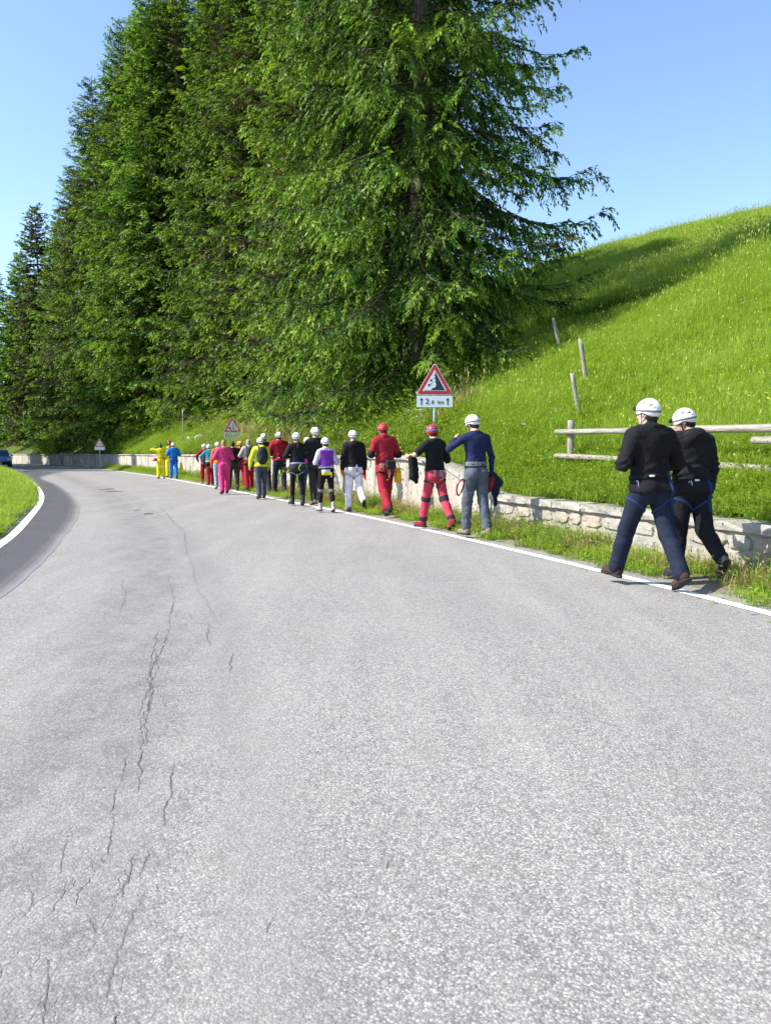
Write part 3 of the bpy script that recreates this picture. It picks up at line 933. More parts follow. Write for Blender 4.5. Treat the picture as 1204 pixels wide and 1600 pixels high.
def scatter(name, pts, col, scl, tilt=.12, hs=None):
    """one object that grows the clumps of col on the points"""
    n = len(pts)
    me = bpy.data.meshes.new(name)
    me.vertices.add(n); me.vertices.foreach_set('co', np.asarray(pts, np.float32).ravel())
    sc = np.asarray(scl, np.float32)
    S = np.stack([sc, sc, sc * (np.asarray(hs, np.float32) if hs is not None else 1)], 1).astype(np.float32)
    rot = np.c_[rng.normal(0, tilt, n), rng.normal(0, tilt, n), rng.uniform(0, 6.28, n)].astype(np.float32)
    a = me.attributes.new('scl', 'FLOAT_VECTOR', 'POINT'); a.data.foreach_set('vector', S.ravel())
    a = me.attributes.new('rot', 'FLOAT_VECTOR', 'POINT'); a.data.foreach_set('vector', rot.ravel())
    a = me.attributes.new('pick', 'INT', 'POINT'); a.data.foreach_set('value', rng.integers(0, 1000, n).astype(np.int32))
    o = link(name, me)
    ng = bpy.data.node_groups.new(name, 'GeometryNodeTree')
    ng.interface.new_socket('Geometry', in_out='INPUT', socket_type='NodeSocketGeometry')
    ng.interface.new_socket('Geometry', in_out='OUTPUT', socket_type='NodeSocketGeometry')
    N = ng.nodes
    gi, go = N.new('NodeGroupInput'), N.new('NodeGroupOutput')
    iop = N.new('GeometryNodeInstanceOnPoints')
    ci = N.new('GeometryNodeCollectionInfo')
    ci.inputs['Collection'].default_value = col
    ci.inputs['Separate Children'].default_value = True; ci.inputs['Reset Children'].default_value = True
    iop.inputs['Pick Instance'].default_value = True
    def attr(nm, ty):
        x = N.new('GeometryNodeInputNamedAttribute'); x.data_type = ty; x.inputs['Name'].default_value = nm
        return [q for q in x.outputs if q.enabled and q.name == 'Attribute'][0]
    L = ng.links
    L.new(gi.outputs[0], iop.inputs['Points']); L.new(ci.outputs[0], iop.inputs['Instance'])
    L.new(attr('scl', 'FLOAT_VECTOR'), iop.inputs['Scale'])
    L.new(attr('pick', 'INT'), iop.inputs['Instance Index'])
    er = N.new('FunctionNodeEulerToRotation'); L.new(attr('rot', 'FLOAT_VECTOR'), er.inputs[0]); L.new(er.outputs[0], iop.inputs['Rotation'])
    L.new(iop.outputs[0], go.inputs[0])
    m = o.modifiers.new('grow', 'NODES'); m.node_group = ng
    return tag(o, kind='stuff')
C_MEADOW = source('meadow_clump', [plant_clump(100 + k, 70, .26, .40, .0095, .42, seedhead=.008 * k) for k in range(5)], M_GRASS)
C_FINE = source('far_clump', [plant_clump(150 + k, 60, .34, .42, .016, .4, seedhead=.012) for k in range(4)], M_GRASS)
C_WEED = source('weed_clump', [plant_clump(200 + k, 90, .2, .34, .010, .5, leafy=.75) for k in range(4)], M_WEED)
C_DRY = source('dry_clump', [plant_clump(300 + k, 55, .16, .38, .007, .75, tint=(.2, .95), seedhead=.12) for k in range(4)], M_DRY)
C_SHORT = source('short_clump', [plant_clump(350 + k, 70, .2, .17, .008, .5, tint=(.3, .85), leafy=.25) for k in range(4)], M_GRASS)
C_FLOW = source('white_flower', [umbel(400 + k) for k in range(3)], M_WEED, M_FLOW)
C_YFLOW = source('yellow_flower', [umbel(450 + k, True) for k in range(3)], M_WEED, M_YFLOW)

def sd_points(n, s0, s1, d0, d1, dpow=1.0):
    s = rng.uniform(s0, s1, n); d = d0 + (d1 - d0) * rng.random(n) ** dpow
    x = np.interp(s, WSL, WL[:, 0]) + np.interp(s, WSL, WN[:, 0]) * d
    y = np.interp(s, WSL, WL[:, 1]) + np.interp(s, WSL, WN[:, 1]) * d
    return s, d, np.c_[x, y, hill_sd(s, d)]
def clear_feet(P, r=.45):
    return np.sqrt(((P[:, None, :2] - NEAR_FEET[None]) ** 2).sum(2)).min(1) > r
def in_view(P, mx=.62):
    return (P[:, 1] > 2) & (np.abs(P[:, 0]) < P[:, 1] * mx + 2)
S_NEAR = S_A + 2
# near meadow strip, dense
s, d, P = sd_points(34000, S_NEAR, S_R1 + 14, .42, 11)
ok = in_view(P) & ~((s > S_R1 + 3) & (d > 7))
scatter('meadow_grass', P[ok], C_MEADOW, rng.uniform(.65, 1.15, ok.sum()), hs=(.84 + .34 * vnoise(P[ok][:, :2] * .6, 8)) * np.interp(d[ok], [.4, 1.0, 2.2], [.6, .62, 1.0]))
# upper meadow to the crest, wider clumps
s, d, P = sd_points(64000, S_A - 8, S_R1 + 45, 10, 48)
ok = in_view(P) & ~((P[:, 0] / np.maximum(P[:, 1], .1)) < .04)
scatter('upper_meadow_grass', P[ok], C_FINE, rng.uniform(.75, 1.3, ok.sum()), hs=.92 + .45 * vnoise(P[ok][:, :2] * .5, 8))
# weeds just behind the wall
s, d, P = sd_points(2800, S_NEAR, S_R1 + 4, .40, 3.4, 1.3)
ok = in_view(P)
scatter('leafy_weeds', P[ok], C_WEED, rng.uniform(.5, 1.1, ok.sum()), hs=.75 + .4 * vnoise(P[ok][:, :2] * 1.1, 6))
# rough grass on the bank below the forest
s, d, P = sd_points(16000, S_R1 + 2, S_R1 + 62, .42, 9)
ok = in_view(P)
scatter('bank_grass', P[ok], C_MEADOW, rng.uniform(.7, 1.2, ok.sum()), hs=.8 + .3 * vnoise(P[ok][:, :2] * .6, 8))
s, d, P = sd_points(9000, S_R1 + 3, S_R1 + 40, .42, 6)
ok = in_view(P) & ~((s < S_R1 + 8) & (d > 2.5)) & (vnoise(P[:, :2] * .45, 12) > .02)
scatter('dry_bank_grass', P[ok], C_DRY, rng.uniform(1.1, 2.0, ok.sum()))
s, d, P = sd_points(9000, S_R1 + 2, S_R1 + 70, .42, 6)
ok = in_view(P) & (vnoise(P[:, :2] * .35, 15) > .05)
scatter('bank_weeds', P[ok], C_WEED, rng.uniform(1.0, 2.6, ok.sum()))
C_STEM = source('tall_stem', [plant_clump(600 + k, 9, .22, .52, .006, .25, tint=(.55, .9), seedhead=.8) for k in range(4)], M_GRASS)
s, d, P = sd_points(1500, S_A - 8, S_R1 + 45, 3, 46)
ok = in_view(P) & (vnoise(P[:, :2] * .3, 41) > -.1) & ~((P[:, 0] / np.maximum(P[:, 1], .1)) < .04)
scatter('tall_meadow_stems', P[ok], C_STEM, rng.uniform(.7, 1.25, ok.sum()))
# flowers
s, d, P = sd_points(520, S_NEAR, S_R1 + 14, .6, 14)
ok = in_view(P) & (vnoise(P[:, :2] * .8, 22) > -.2)
scatter('white_flowers', P[ok], C_FLOW, rng.uniform(.5, .8, ok.sum()))
s, d, P = sd_points(700, S_NEAR, S_R1, .45, 5)
ok = in_view(P) & (vnoise(P[:, :2] * .7, 25) > .2)
scatter('yellow_flowers', P[ok], C_YFLOW, rng.uniform(.7, 1.4, ok.sum()))
# foot of the wall, between the line and the stones
def foot(n, s0, s1, o0, o1, pw=1.0):
    s = rng.uniform(s0, s1, n)
    w = np.interp(s, WSL, WOFF)
    o = -(o0 + (o1 - o0) * rng.random(n) ** pw)
    x = np.interp(s, WSL, WL[:, 0]) + np.interp(s, WSL, WN[:, 0]) * o
    y = np.interp(s, WSL, WL[:, 1]) + np.interp(s, WSL, WN[:, 1]) * o
    return s, o, np.c_[x, y, np.full(n, .03)]
s, o, P = foot(1700, S_NEAR, S_R1 + 30, .02, .75, 1.4)
ok = in_view(P) & clear_feet(P) & (vnoise(P[:, :2] * .9, 31) > -.25)
scatter('dry_verge_grass', P[ok], C_DRY, rng.uniform(.45, .95, ok.sum()), hs=np.interp(s[ok], [S_R0 - 1, S_R0 + 2], [.72, 1.05]))
s, o, P = foot(2600, S_NEAR, S_R1 + 60, .02, .7, 1.5)
ok = in_view(P) & clear_feet(P) & (vnoise(P[:, :2] * .8, 33) > -.05)
scatter('verge_weeds', P[ok], C_WEED, rng.uniform(.4, 1.0, ok.sum()) * np.interp(s[ok], [S_R1, S_R1 + 3], [1, 1.5]))
s, o, P = foot(4200, S_NEAR, S_R1 + 60, .02, 1.0)
ok = in_view(P) & clear_feet(P, .30) & (vnoise(P[:, :2] * 1.2, 35) > -.3)
scatter('short_verge_grass', P[ok], C_SHORT, rng.uniform(.5, 1.1, ok.sum()))
# inside of the bend
n = 15000
k = rng.integers(0, len(LL), n); o = .42 + 7 * rng.random(n) ** 1.6
P = np.c_[LL[k] - LN[k] * o[:, None] + rng.normal(0, .12, (n, 2)), np.zeros(n)]
P[:, 2] = left_h(o, P[:, 1])
ok = in_view(P, .58) & (P[:, 1] < 75)
scatter('bend_grass', P[ok], C_MEADOW, rng.uniform(.6, 1.0, ok.sum()), hs=np.clip(.35 + .32 * o[ok], .4, 1.05) * np.interp(P[ok][:, 1], [10, 25], [.75, 1.0]))
n = 5200
k = rng.integers(0, len(LL), n); o = .30 + 1.0 * rng.random(n)
P = np.c_[LL[k] - LN[k] * o[:, None], np.zeros(n)]; P[:, 2] = left_h(o, P[:, 1])
ok = in_view(P, .58) & (P[:, 1] < 60)
scatter('bend_edge_grass', P[ok], C_SHORT, rng.uniform(.55, 1.0, ok.sum()))
# ------------------------------------------------------------------ people: bodies and clothes grown from distance fields
def smin(a, b, k):
    h = np.clip(.5 + .5 * (b - a) / k, 0, 1)
    return b + (a - b) * h - k * h * (1 - h)
def cone(P, a, b, ra, rb):
    a = np.asarray(a, float); b = np.asarray(b, float)
    ba = b - a; pa = P - a
    t = np.clip((pa @ ba) / max(ba @ ba, 1e-9), 0, 1)
    return np.sqrt(((pa - t[:, None] * ba) ** 2).sum(1)) - (ra + (rb - ra) * t)
def ell(P, c, r):
    q = P - np.asarray(c, float)
    r = np.asarray(r, float)
    k0 = np.sqrt(((q / r) ** 2).sum(1)); k1 = np.sqrt(((q / r ** 2) ** 2).sum(1)) + 1e-9
    return np.where(k0 < .05, -r.min(), k0 * (k0 - 1) / k1)
def rbox(P, c, h, r=.01):
    q = np.abs(P - np.asarray(c, float)) - (np.asarray(h, float) - r)
    return np.sqrt((np.maximum(q, 0) ** 2).sum(1)) + np.minimum(q.max(1), 0) - r
def rotm(yaw=0, pitch=0, roll=0):
    """turn left by yaw, nod forward by pitch, tilt to the right by roll"""
    return np.array(Matrix.Rotation(yaw, 3, 'Z') @ Matrix.Rotation(-pitch, 3, 'X') @ Matrix.Rotation(roll, 3, 'Y'))
def loc(P, o, M): return (P - o) @ M            # into the frame whose axes are the columns of M

def sdf_mesh(fn, lo, hi, res):
    """closed surface of fn < 0 by surface nets; only blocks near the surface are evaluated"""
    lo = np.asarray(lo, float) - 2 * res; hi = np.asarray(hi, float) + 2 * res
    B = 6
    nb = np.maximum(1, np.ceil((hi - lo) / (res * B)).astype(int))
    n = nb * B
    cg = [lo[i] + (np.arange(nb[i]) + .5) * res * B for i in range(3)]
    C = np.stack(np.meshgrid(*cg, indexing='ij'), -1).reshape(-1, 3)
    dc = fn(C).reshape(nb)
    near = np.abs(dc) < res * B * 1.55
    D = np.repeat(np.repeat(np.repeat(np.where(dc > 0, 1., -1.), B, 0), B, 1), B, 2)
    bx = np.argwhere(near)
    if not len(bx): return None
    off = np.stack(np.meshgrid(*[np.arange(B)] * 3, indexing='ij'), -1).reshape(-1, 3)
    I = (bx[:, None] * B + off[None]).reshape(-1, 3)
    D[I[:, 0], I[:, 1], I[:, 2]] = fn(lo + (I + .5) * res)
    D[0] = D[-1] = 1; D[:, 0] = D[:, -1] = 1; D[:, :, 0] = D[:, :, -1] = 1
    D = np.clip(D, -1.5 * res, 1.5 * res)
    S = D < 0
    c8 = [S[dx:n[0] - 1 + dx, dy:n[1] - 1 + dy, dz:n[2] - 1 + dz] for dx in (0, 1) for dy in (0, 1) for dz in (0, 1)]
    cnt = sum(c.astype(np.int8) for c in c8)
    act = (cnt > 0) & (cnt < 8)
    ci = np.argwhere(act)
    acc = np.zeros((len(ci), 3)); w = np.zeros(len(ci))
    cor = [np.array(q) for q in [(0, 0, 0), (0, 0, 1), (0, 1, 0), (0, 1, 1), (1, 0, 0), (1, 0, 1), (1, 1, 0), (1, 1, 1)]]
    val = [D[ci[:, 0] + q[0], ci[:, 1] + q[1], ci[:, 2] + q[2]] for q in cor]
    for i in range(8):
        for j in range(i + 1, 8):
            if np.abs(cor[i] - cor[j]).sum() != 1: continue
            a, b = val[i], val[j]
            x = (a < 0) != (b < 0)
            t = np.where(x, a / np.where(x, a - b, 1), 0)
            acc[x] += (cor[i] + (cor[j] - cor[i]) * t[:, None])[x]; w[x] += 1
    V = lo + (ci + .5 + acc / np.maximum(w, 1)[:, None]) * res
    idx = np.full(act.shape, -1, np.int64); idx[act] = np.arange(len(ci))
    F = []
    for ax in range(3):
        sl0 = [slice(None)] * 3; sl1 = [slice(None)] * 3
        sl0[ax] = slice(0, -1); sl1[ax] = slice(1, None)
        e = S[tuple(sl0)] != S[tuple(sl1)]
        E = np.argwhere(e)
        u, v = [(1, 2), (2, 0), (0, 1)][ax]
        ok = (E[:, u] > 0) & (E[:, v] > 0) & (E[:, u] < n[u] - 1) & (E[:, v] < n[v] - 1)
        E = E[ok]
        fl = S[E[:, 0], E[:, 1], E[:, 2]]
        def at(du, dv):
            q = E.copy(); q[:, u] -= du; q[:, v] -= dv
            return idx[q[:, 0], q[:, 1], q[:, 2]]
        q = np.stack([at(1, 1), at(0, 1), at(0, 0), at(1, 0)], 1)
        q[~fl] = q[~fl][:, ::-1]
        F.append(q)
    F = np.concatenate(F)
    F = F[(F >= 0).all(1)]
    return V, F

def folds(P, amp, seed, fz=1.0):
    """loose creases in cloth"""
    Q = P * np.array([7.0, 7.0, 11.0 * fz])
    n = vnoise(Q, seed)
    n2 = vnoise(P * np.array([15., 15., 30. * fz]) + 1.3 * n[:, None], seed + 3)
    return amp * (.65 * n + .55 * (1 - 2 * np.abs(n2)))

SKIN = fabric('skin', (.52, .31, .22), .55, .10, .4)
HAIRS = {'brown': fabric('hair_brown', (.07, .035, .018), .6, .35), 'dark': fabric('hair_dark', (.025, .018, .014), .6, .3),
         'grey': fabric('hair_grey', (.30, .27, .235), .7, .25), 'blond': fabric('hair_blond', (.30, .2, .1), .6, .3)}
M_EYE = plain('eye', (.05, .04, .035), .2, .5)
M_HW = plain('helmet_white', (.80, .79, .77), .32, .5, var=.03)
M_HRED = plain('helmet_red', (.50, .02, .03), .3, .5, var=.06)
M_HYEL = plain('helmet_yellow', (.75, .42, .03), .3, .5, var=.06)
M_HBLUE = plain('helmet_blue', (.03, .07, .36), .3, .5, var=.06)
M_LINER = plain('helmet_liner', (.02, .02, .022), .8, .2)
M_STRAPG = fabric('strap_grey', (.20, .17, .155))
M_BLACK = fabric('black_webbing', (.018, .018, .02))
M_SOLE = plain('boot_sole', (.025, .024, .024), .8, .2)
M_METAL = plain('alloy', (.62, .63, .65), .3, .5, .9)
FAB = dict(black=(.0065, .0068, .009), black2=(.010, .0105, .013), navy=(.010, .0155, .033), navytop=(.012, .020, .066), greyblue=(.055, .07, .09), grey=(.17, .175, .18),
           red=(.28, .012, .024), darkred=(.20, .012, .024), rose=(.50, .045, .085), pink=(.62, .045, .19), yellow=(.80, .66, .015), lime=(.62, .70, .04),
           purple=(.17, .035, .33), magenta=(.29, .014, .15), white=(.70, .67, .70), lilac=(.34, .28, .48), jeans=(.035, .06, .14), palejeans=(.26, .31, .42),
           blue=(.012, .17, .56), blue2=(.01, .09, .36), teal=(.02, .25, .29), orange=(.62, .13, .03), greybeige=(.40, .36, .335), charcoal=(.026, .027, .031),
           brown=(.055, .03, .022), tan=(.22, .17, .12), webblue=(.014, .028, .095), olive=(.05, .06, .025), paleyellow=(.74, .70, .30), pouch=(.02, .02, .022),
           bagyellow=(.80, .42, .01), lav=(.5, .46, .55), cord=(.5, .2, .06), neon=(.65, .8, .1), slate=(.08, .095, .115))
def fb(n): return fabric('cloth_' + n, FAB[n])

class Fig: pass
def pose(h=1.74, leg_l=(0, 0, 0), leg_r=(0, 0, 0), arm_l=((.18, .05, -1), (.1, .35, -1)), arm_r=((.18, .05, -1), (.1, .35, -1)),
         lean=.04, yaw=0, nod=.06, tilt=0, sh=1.0, hip=1.0, spread=.03, twist=0, seat=None):
    """leg: (thigh forward, knee bend, toe pitch down); arm: directions (out, forward, up) of upper arm and forearm"""
    f = Fig()
    f.k = h / 1.76
    f.sh, f.hip = sh, hip
    hip_z = .93
    def leg(side, spec):
        th, kn, toe = spec
        hp = np.array([side * .092 * hip, 0, hip_z - .03])
        d1 = np.array([side * spread, math.sin(th), -math.cos(th)]); d1 /= np.linalg.norm(d1)
        knee = hp + .425 * d1
        d2 = np.array([side * spread * .4, math.sin(th - kn), -math.cos(th - kn)]); d2 /= np.linalg.norm(d2)
        ank = knee + .415 * d2
        fd = np.array([side * .14, math.cos(toe), -math.sin(toe)]); fd /= np.linalg.norm(fd)
        xs = np.cross(fd, [0, 0, 1.]); xs /= np.linalg.norm(xs)
        M = np.stack([xs, fd, np.cross(xs, fd)], 1)
        low = min((ank + M @ np.array([0, y, -.092]))[2] for y in (-.07, .19))
        return hp, knee, ank, M, low
    L, Rr = leg(-1, leg_l), leg(1, leg_r)
    low = min(L[4], Rr[4])
    dz = np.array([0, 0, -low]) if seat is None else np.array([0, 0, seat / f.k - hip_z + .1])
    f.legs = [tuple([q + dz if i < 3 else q for i, q in enumerate(X)]) for X in (L, Rr)]
    f.O = np.array([0, 0, hip_z]) + dz
    f.T = rotm(twist, lean, tilt * .3)
    tp = lambda x, y, z: f.O + f.T @ np.array([x, y, z - hip_z])
    f.tp = tp
    f.arms = []
    for side, (ua, fa) in ((-1, arm_l), (1, arm_r)):
        s = tp(side * .178 * sh, -.005, 1.425)
        conv = lambda q: f.T @ (np.array([side * q[0], q[1], q[2]]) / np.linalg.norm(q))
        e = s + .285 * conv(ua); w = e + .25 * conv(fa)
        f.arms.append((s, e, w, side))
    f.nk = tp(0, .0, 1.50)
    f.H = rotm(yaw, lean * .5 + nod, tilt)
    f.hc = tp(0, .01, 1.535) + f.H @ np.array([0, .022, .105])
    return f

def torso_sdf(f, P, e=0.0, flare=0.0):
    q = loc(P, f.O, f.T) + np.array([0, 0, .93])
    a = q / np.array([1, .66, 1])
    hp, sh = f.hip, f.sh
    d = cone(a, (0, 0, .955), (0, 0, 1.09), .158 * hp + e + flare, .138 * hp + e)
    d = smin(d, cone(a, (0, 0, 1.09), (0, 0, 1.315), .138 * hp + e, .168 * sh + e), .06)
    d = smin(d, cone(q, (-.125 * sh, -.005, 1.415), (.125 * sh, -.005, 1.415), .066 + e, .066 + e), .07)
    for s in (-1, 1):
        d = smin(d, cone(q, (s * .12 * sh, -.01, 1.43), (0, -.005, 1.52), .05 + e, .05 + e), .04)
    return d
def legs_sdf(f, P, e=0.0, ek=None, ea=None, stop=0.0):
    ek = e if ek is None else ek; ea = ek if ea is None else ea
    d = None
    for hp, kn, an, M, _ in f.legs:
        an2 = an + (kn - an) * stop
        x = smin(cone(P, hp, kn, .089 * f.hip + e, .057 + ek), cone(P, kn, an2, .057 + ek, .039 + ea), .03)
        calf = kn + (an - kn) * .3 + np.array([0, -.022, 0])
        x = smin(x, cone(P, calf, kn + (an - kn) * .55, .042 + ek * .7, .035 + ek * .7), .04)
        d = x if d is None else smin(d, x, .025)
    q = loc(P, f.O, f.T) + np.array([0, 0, .93])
    for s in (-1, 1): d = smin(d, ell(q, (s * .073 * f.hip, -.052, .9), (.088 + e, .085 + e, .10 + e)), .05)
    return d
def arm_sdf(P, a, e1, e2, e3, stop=1.0):
    s, el, w, _ = a
    w2 = el + (w - el) * stop
    return smin(cone(P, s, el, .052 + e1, .040 + e2), cone(P, el, w2, .041 + e2, .028 + e3), .02)
def hand_sdf(P, a, grip, k):
    s, el, w, side = a
    d = w - el; d = d / np.linalg.norm(d)
    inn = np.array([-side, 0.25, 0.]); inn = inn - d * (inn @ d); inn /= max(np.linalg.norm(inn), 1e-6)
    x = np.cross(d, inn)
    if x[1] < 0 and abs(x[1]) > .3: x = -x                # thumb side forward or up
    if abs(x[1]) <= .3 and x[2] < 0: x = -x
    r = cone(P, w + d * .03 - x * .018, w + d * .085 - x * .024, .020, .019)
    r = smin(r, cone(P, w + d * .03 + x * .016, w + d * .088 + x * .022, .021, .019), .012)
    r = smin(r, cone(P, w - d * .02, w + d * .03, .026, .024), .02)
    for i, (o, ln) in enumerate(((.033, .036), (.011, .041), (-.011, .038), (-.032, .030))):
        b = w + d * .092 + x * o
        c1 = .35 + grip * .9; c2 = 1.0 + grip * 1.2
        m = b + ln * (d * math.cos(c1) + inn * math.sin(c1))
        e = m + ln * .95 * (d * math.cos(c2) + inn * math.sin(c2))
        r = smin(r, np.minimum(cone(P, b, m, .0100, .0092), cone(P, m, e, .0092, .0080)), .004)
    b = w + d * .035 + x * .034
    m = b + .036 * (d * .75 + x * .55 + inn * .3); e = m + .032 * (d * .85 + inn * (.25 + .5 * grip))
    return smin(r, np.minimum(cone(P, b, m, .0125, .011), cone(P, m, e, .011, .009)), .008)
def head_sdf(f, P):
    q = loc(P, f.hc, f.H)
    d = ell(q, (0, -.012, .022), (.074, .094, .098))
    d = smin(d, ell(q, (0, .028, -.048), (.055, .060, .072)), .035)
    d = smin(d, ell(q, (0, .058, -.092), (.026, .024, .022)), .025)
    d = smin(d, cone(q, (0, .080, .012), (0, .106, -.028), .008, .0135), .014)
    d = smin(d, cone(q, (-.03, .078, .022), (.03, .078, .022), .010, .010), .012)
    d = smin(d, ell(q, (0, .083, -.060), (.024, .010, .012)), .010)
    for s in (-1, 1):
        d = np.maximum(d, -ell(q, (s * .031, .094, .004), (.014, .014, .010)))
        d = smin(d, ell(q, (s * .077, -.004, -.012), (.009, .020, .031)), .008)
    d = np.maximum(d, -ell(q, (0, .096, -.0605), (.022, .008, .0022)))
    n = cone(P, f.nk - f.T @ np.array([0, .005, .05]), f.hc + f.H @ np.array([0, -.02, -.05]), .058, .052)
    return smin(d, n, .03)
def body_sdf(f, P, grips):
    d = smin(torso_sdf(f, P, -.004), legs_sdf(f, P, -.004, -.002), .03)
    for a, g in zip(f.arms, grips):
        d = smin(d, arm_sdf(P, a, -.002, 0, 0), .03)
        nearh = np.abs(P - a[2]).max(1) < .26
        if nearh.any():
            x = np.full(len(P), 9.); x[nearh] = hand_sdf(P[nearh], a, g, f.k)
            d = smin(d, x, .012)
    for hp, kn, an, M, _ in f.legs:
        q = loc(P, an, M)
        d = smin(d, cone(q, (0, -.03, -.05), (0, .14, -.066), .034, .022), .03)
    nh = np.abs(P - f.hc).max(1) < .4
    if nh.any():
        x = np.full(len(P), 9.); x[nh] = head_sdf(f, P[nh])
        d = smin(d, x, .03)
    return d
def helmet_q(f, P):
    return loc(P, f.hc, f.H @ rotm(0, -.10, 0))
def dome(q, e=0.0):
    return ell(q, (0, -.012, .030), (.103 + e, .119 + e, .116 + e))

NPERS = 0
def person(spec):
    """one walker: body, clothes, boots, helmet and gear as children of an empty on the ground"""
    global NPERS
    NPERS += 1
    seed = NPERS * 17
    f = pose(**spec['pose'])
    k = f.k
    root = empty('person', spec['at'], spec['turn'])
    tag(root, spec['label'], 'person', spec.get('group', 'walkers in a file along the wall'))
    res = spec['res']
    def part(name, fn, lo, hi, mat, parent=root, r=None, lab=None):
        m = sdf_mesh(fn, lo, hi, r or res)
        if m is None: return None
        V, F = m
        o = link(name, mesh_np(name, V * k, F, smooth=True), parent, mat)
        if lab: o['label'] = lab
        return o
    pts = [f.hc + np.array([0, 0, .12]), f.O] + [p for a in f.arms for p in a[:3]] + [p for l in f.legs for p in l[:3]]
    pts = np.array(pts); LO, HI = pts.min(0) - .24, pts.max(0) + .24
    cl = spec['clothes']
    part('body', lambda P: body_sdf(f, P, spec.get('grip', (.3, .3))), LO, HI, spec.get('skin', SKIN), r=min(res, .012) if res < .0125 else res * 1.08)
    wl = cl.get('waist', 1.04)
    tq = lambda P: loc(P, f.O, f.T) + np.array([0, 0, .93])
    # trousers
    te = cl.get('trouser_fit', (.016, .02, .03))
    def trousers(P):
        d = legs_sdf(f, P, *te, stop=cl.get('trouser_stop', .06))
        d = smin(d, np.maximum(torso_sdf(f, P, te[0] * .7), tq(P)[:, 2] - wl), .03)
        amp = cl.get('crease', .0045)
        for hp, kn, an, M, _ in f.legs:                      # creases bunch at the knee and over the boot
            for c_, r_, k_ in ((an + (kn - an) * .16, .10, .8), (kn + np.array([0, -.03, 0]), .11, .5)):
                wgt = np.exp(-((P - c_) ** 2).sum(1) / r_ ** 2)
                d = d + amp * k_ * wgt * np.sin(P[:, 2] * 105 + 7 * vnoise(P * np.array([7., 7., 5.]), seed + 1) + P[:, 0] * 55)
        return d + folds(P, amp, seed)
    lz = np.array([l[2] for l in f.legs] + [l[0] for l in f.legs])
    tlo = np.array([l[i] for l in f.legs for i in range(3)]).min(0) - .2; thi = np.array([l[i] for l in f.legs for i in range(3)]).max(0) + np.array([.22, .22, .26])
    part('trousers', trousers, tlo, thi, fb(cl['trousers']))
    # top
    je = cl.get('top_fit', .022)
    hem = cl.get('hem', .93)
    tc = f.tp(0, 0, 1.2)
    al = [cl.get('sleeve_l', 1.0), cl.get('sleeve_r', 1.0)]
    def top(P, sleeves=True):
        q = tq(P)
        d = torso_sdf(f, P, je, cl.get('flare', .012))
        if hem < .97:
            for s_ in (-1, 1): d = smin(d, ell(q, (s_ * .073 * f.hip, -.052, .9), (.096 + je, .092 + je, .12)), .05)
        if spec.get('harness'):                              # cloth blouses over the belt
            d = d - .014 * np.exp(-((q[:, 2] - spec['harness'].get('z', 1.02) - .075) / .045) ** 2)
        d = np.maximum(d, hem - q[:, 2])
        if sleeves:
            for a, st in zip(f.arms, al):
                if st >= .99: x = arm_sdf(P, a, je, je * .9, je * .7, .93)
                else:
                    s, el, w, _ = a
                    e2 = s + (el - s) * st * 1.4
                    x = cone(P, s, e2, .052 + je, .046 + je)
                d = smin(d, x, .035)
        d = np.maximum(d, q[:, 2] - 1.535)
        if cl.get('collar'):
            c = cone(q, (0, -.005, 1.49), (0, .004, 1.49 + cl['collar']), .066, .064)
            d = smin(d, c, .02)
        if cl.get('hood'):
            d = smin(d, ell(q, (0, -.115, 1.455), (.135, .075, .10)), .025)
        tcr = cl.get('top_crease', .007)
        for a in f.arms:
            wgt = np.exp(-((P - a[1]) ** 2).sum(1) / .11 ** 2)
            d = d + tcr * 1.1 * wgt * np.sin((P @ ((a[1] - a[0]) / .28)) * 95 + 4 * vnoise(P * 8., seed + 2))
        d = d + tcr * .8 * np.exp(-((q[:, 2] - 1.13) / .09) ** 2) * np.sin(q[:, 2] * 75 + 6 * vnoise(P * np.array([5., 5., 3.]), seed + 4) + np.abs(q[:, 0]) * 40)
        return d + folds(P, tcr, seed + 7, .7)
    ap = np.array([p for a in f.arms for p in a[:3]] + [f.tp(0, 0, 1.5), f.tp(.0, 0, .9)])
    alo, ahi = ap.min(0) - .2, ap.max(0) + .2
    alo = np.minimum(alo, f.O - np.array([.24, .2, .12])); ahi = np.maximum(ahi, f.O + np.array([.24, .2, .3]))
    part(cl.get('top_name', 'jacket'), top, alo, ahi, fb(cl['top']))
    nosl = lambda P: top(P, False)
    if cl.get('sleeves'):
        for a in f.arms:
            q0 = np.array(a[:3])
            part('sleeve', lambda P, a=a: np.maximum(arm_sdf(P, a, je + .005, je + .003, je, .94), -cone(P, a[0] - (a[1] - a[0]) * .3, a[0] + (a[1] - a[0]) * cl.get('sleeve_from', .1), .09, .09)) + folds(P, .006, seed + 9),
                 q0.min(0) - .12, q0.max(0) + .12, fb(cl['sleeves']))
    if cl.get('vest'):
        part('vest', lambda P: np.maximum(np.maximum(torso_sdf(f, P, je + .012, .012), 1.04 - tq(P)[:, 2]), tq(P)[:, 2] - 1.47) + folds(P, .005, seed + 2), alo, ahi, fb(cl['vest']))
    tlo2, thi2 = f.tp(0, 0, 1.2) - np.array([.34, .34, .42]), f.tp(0, 0, 1.2) + np.array([.34, .34, .45])
    if cl.get('yoke'):
        part('yoke_seam', lambda P: np.maximum(np.maximum(top(P, False) - .003, np.abs(tq(P)[:, 2] - 1.385 - .05 * tq(P)[:, 0] ** 2) - .0045), tq(P)[:, 1]), tlo2, thi2, fb('black2'), r=min(res, .008))
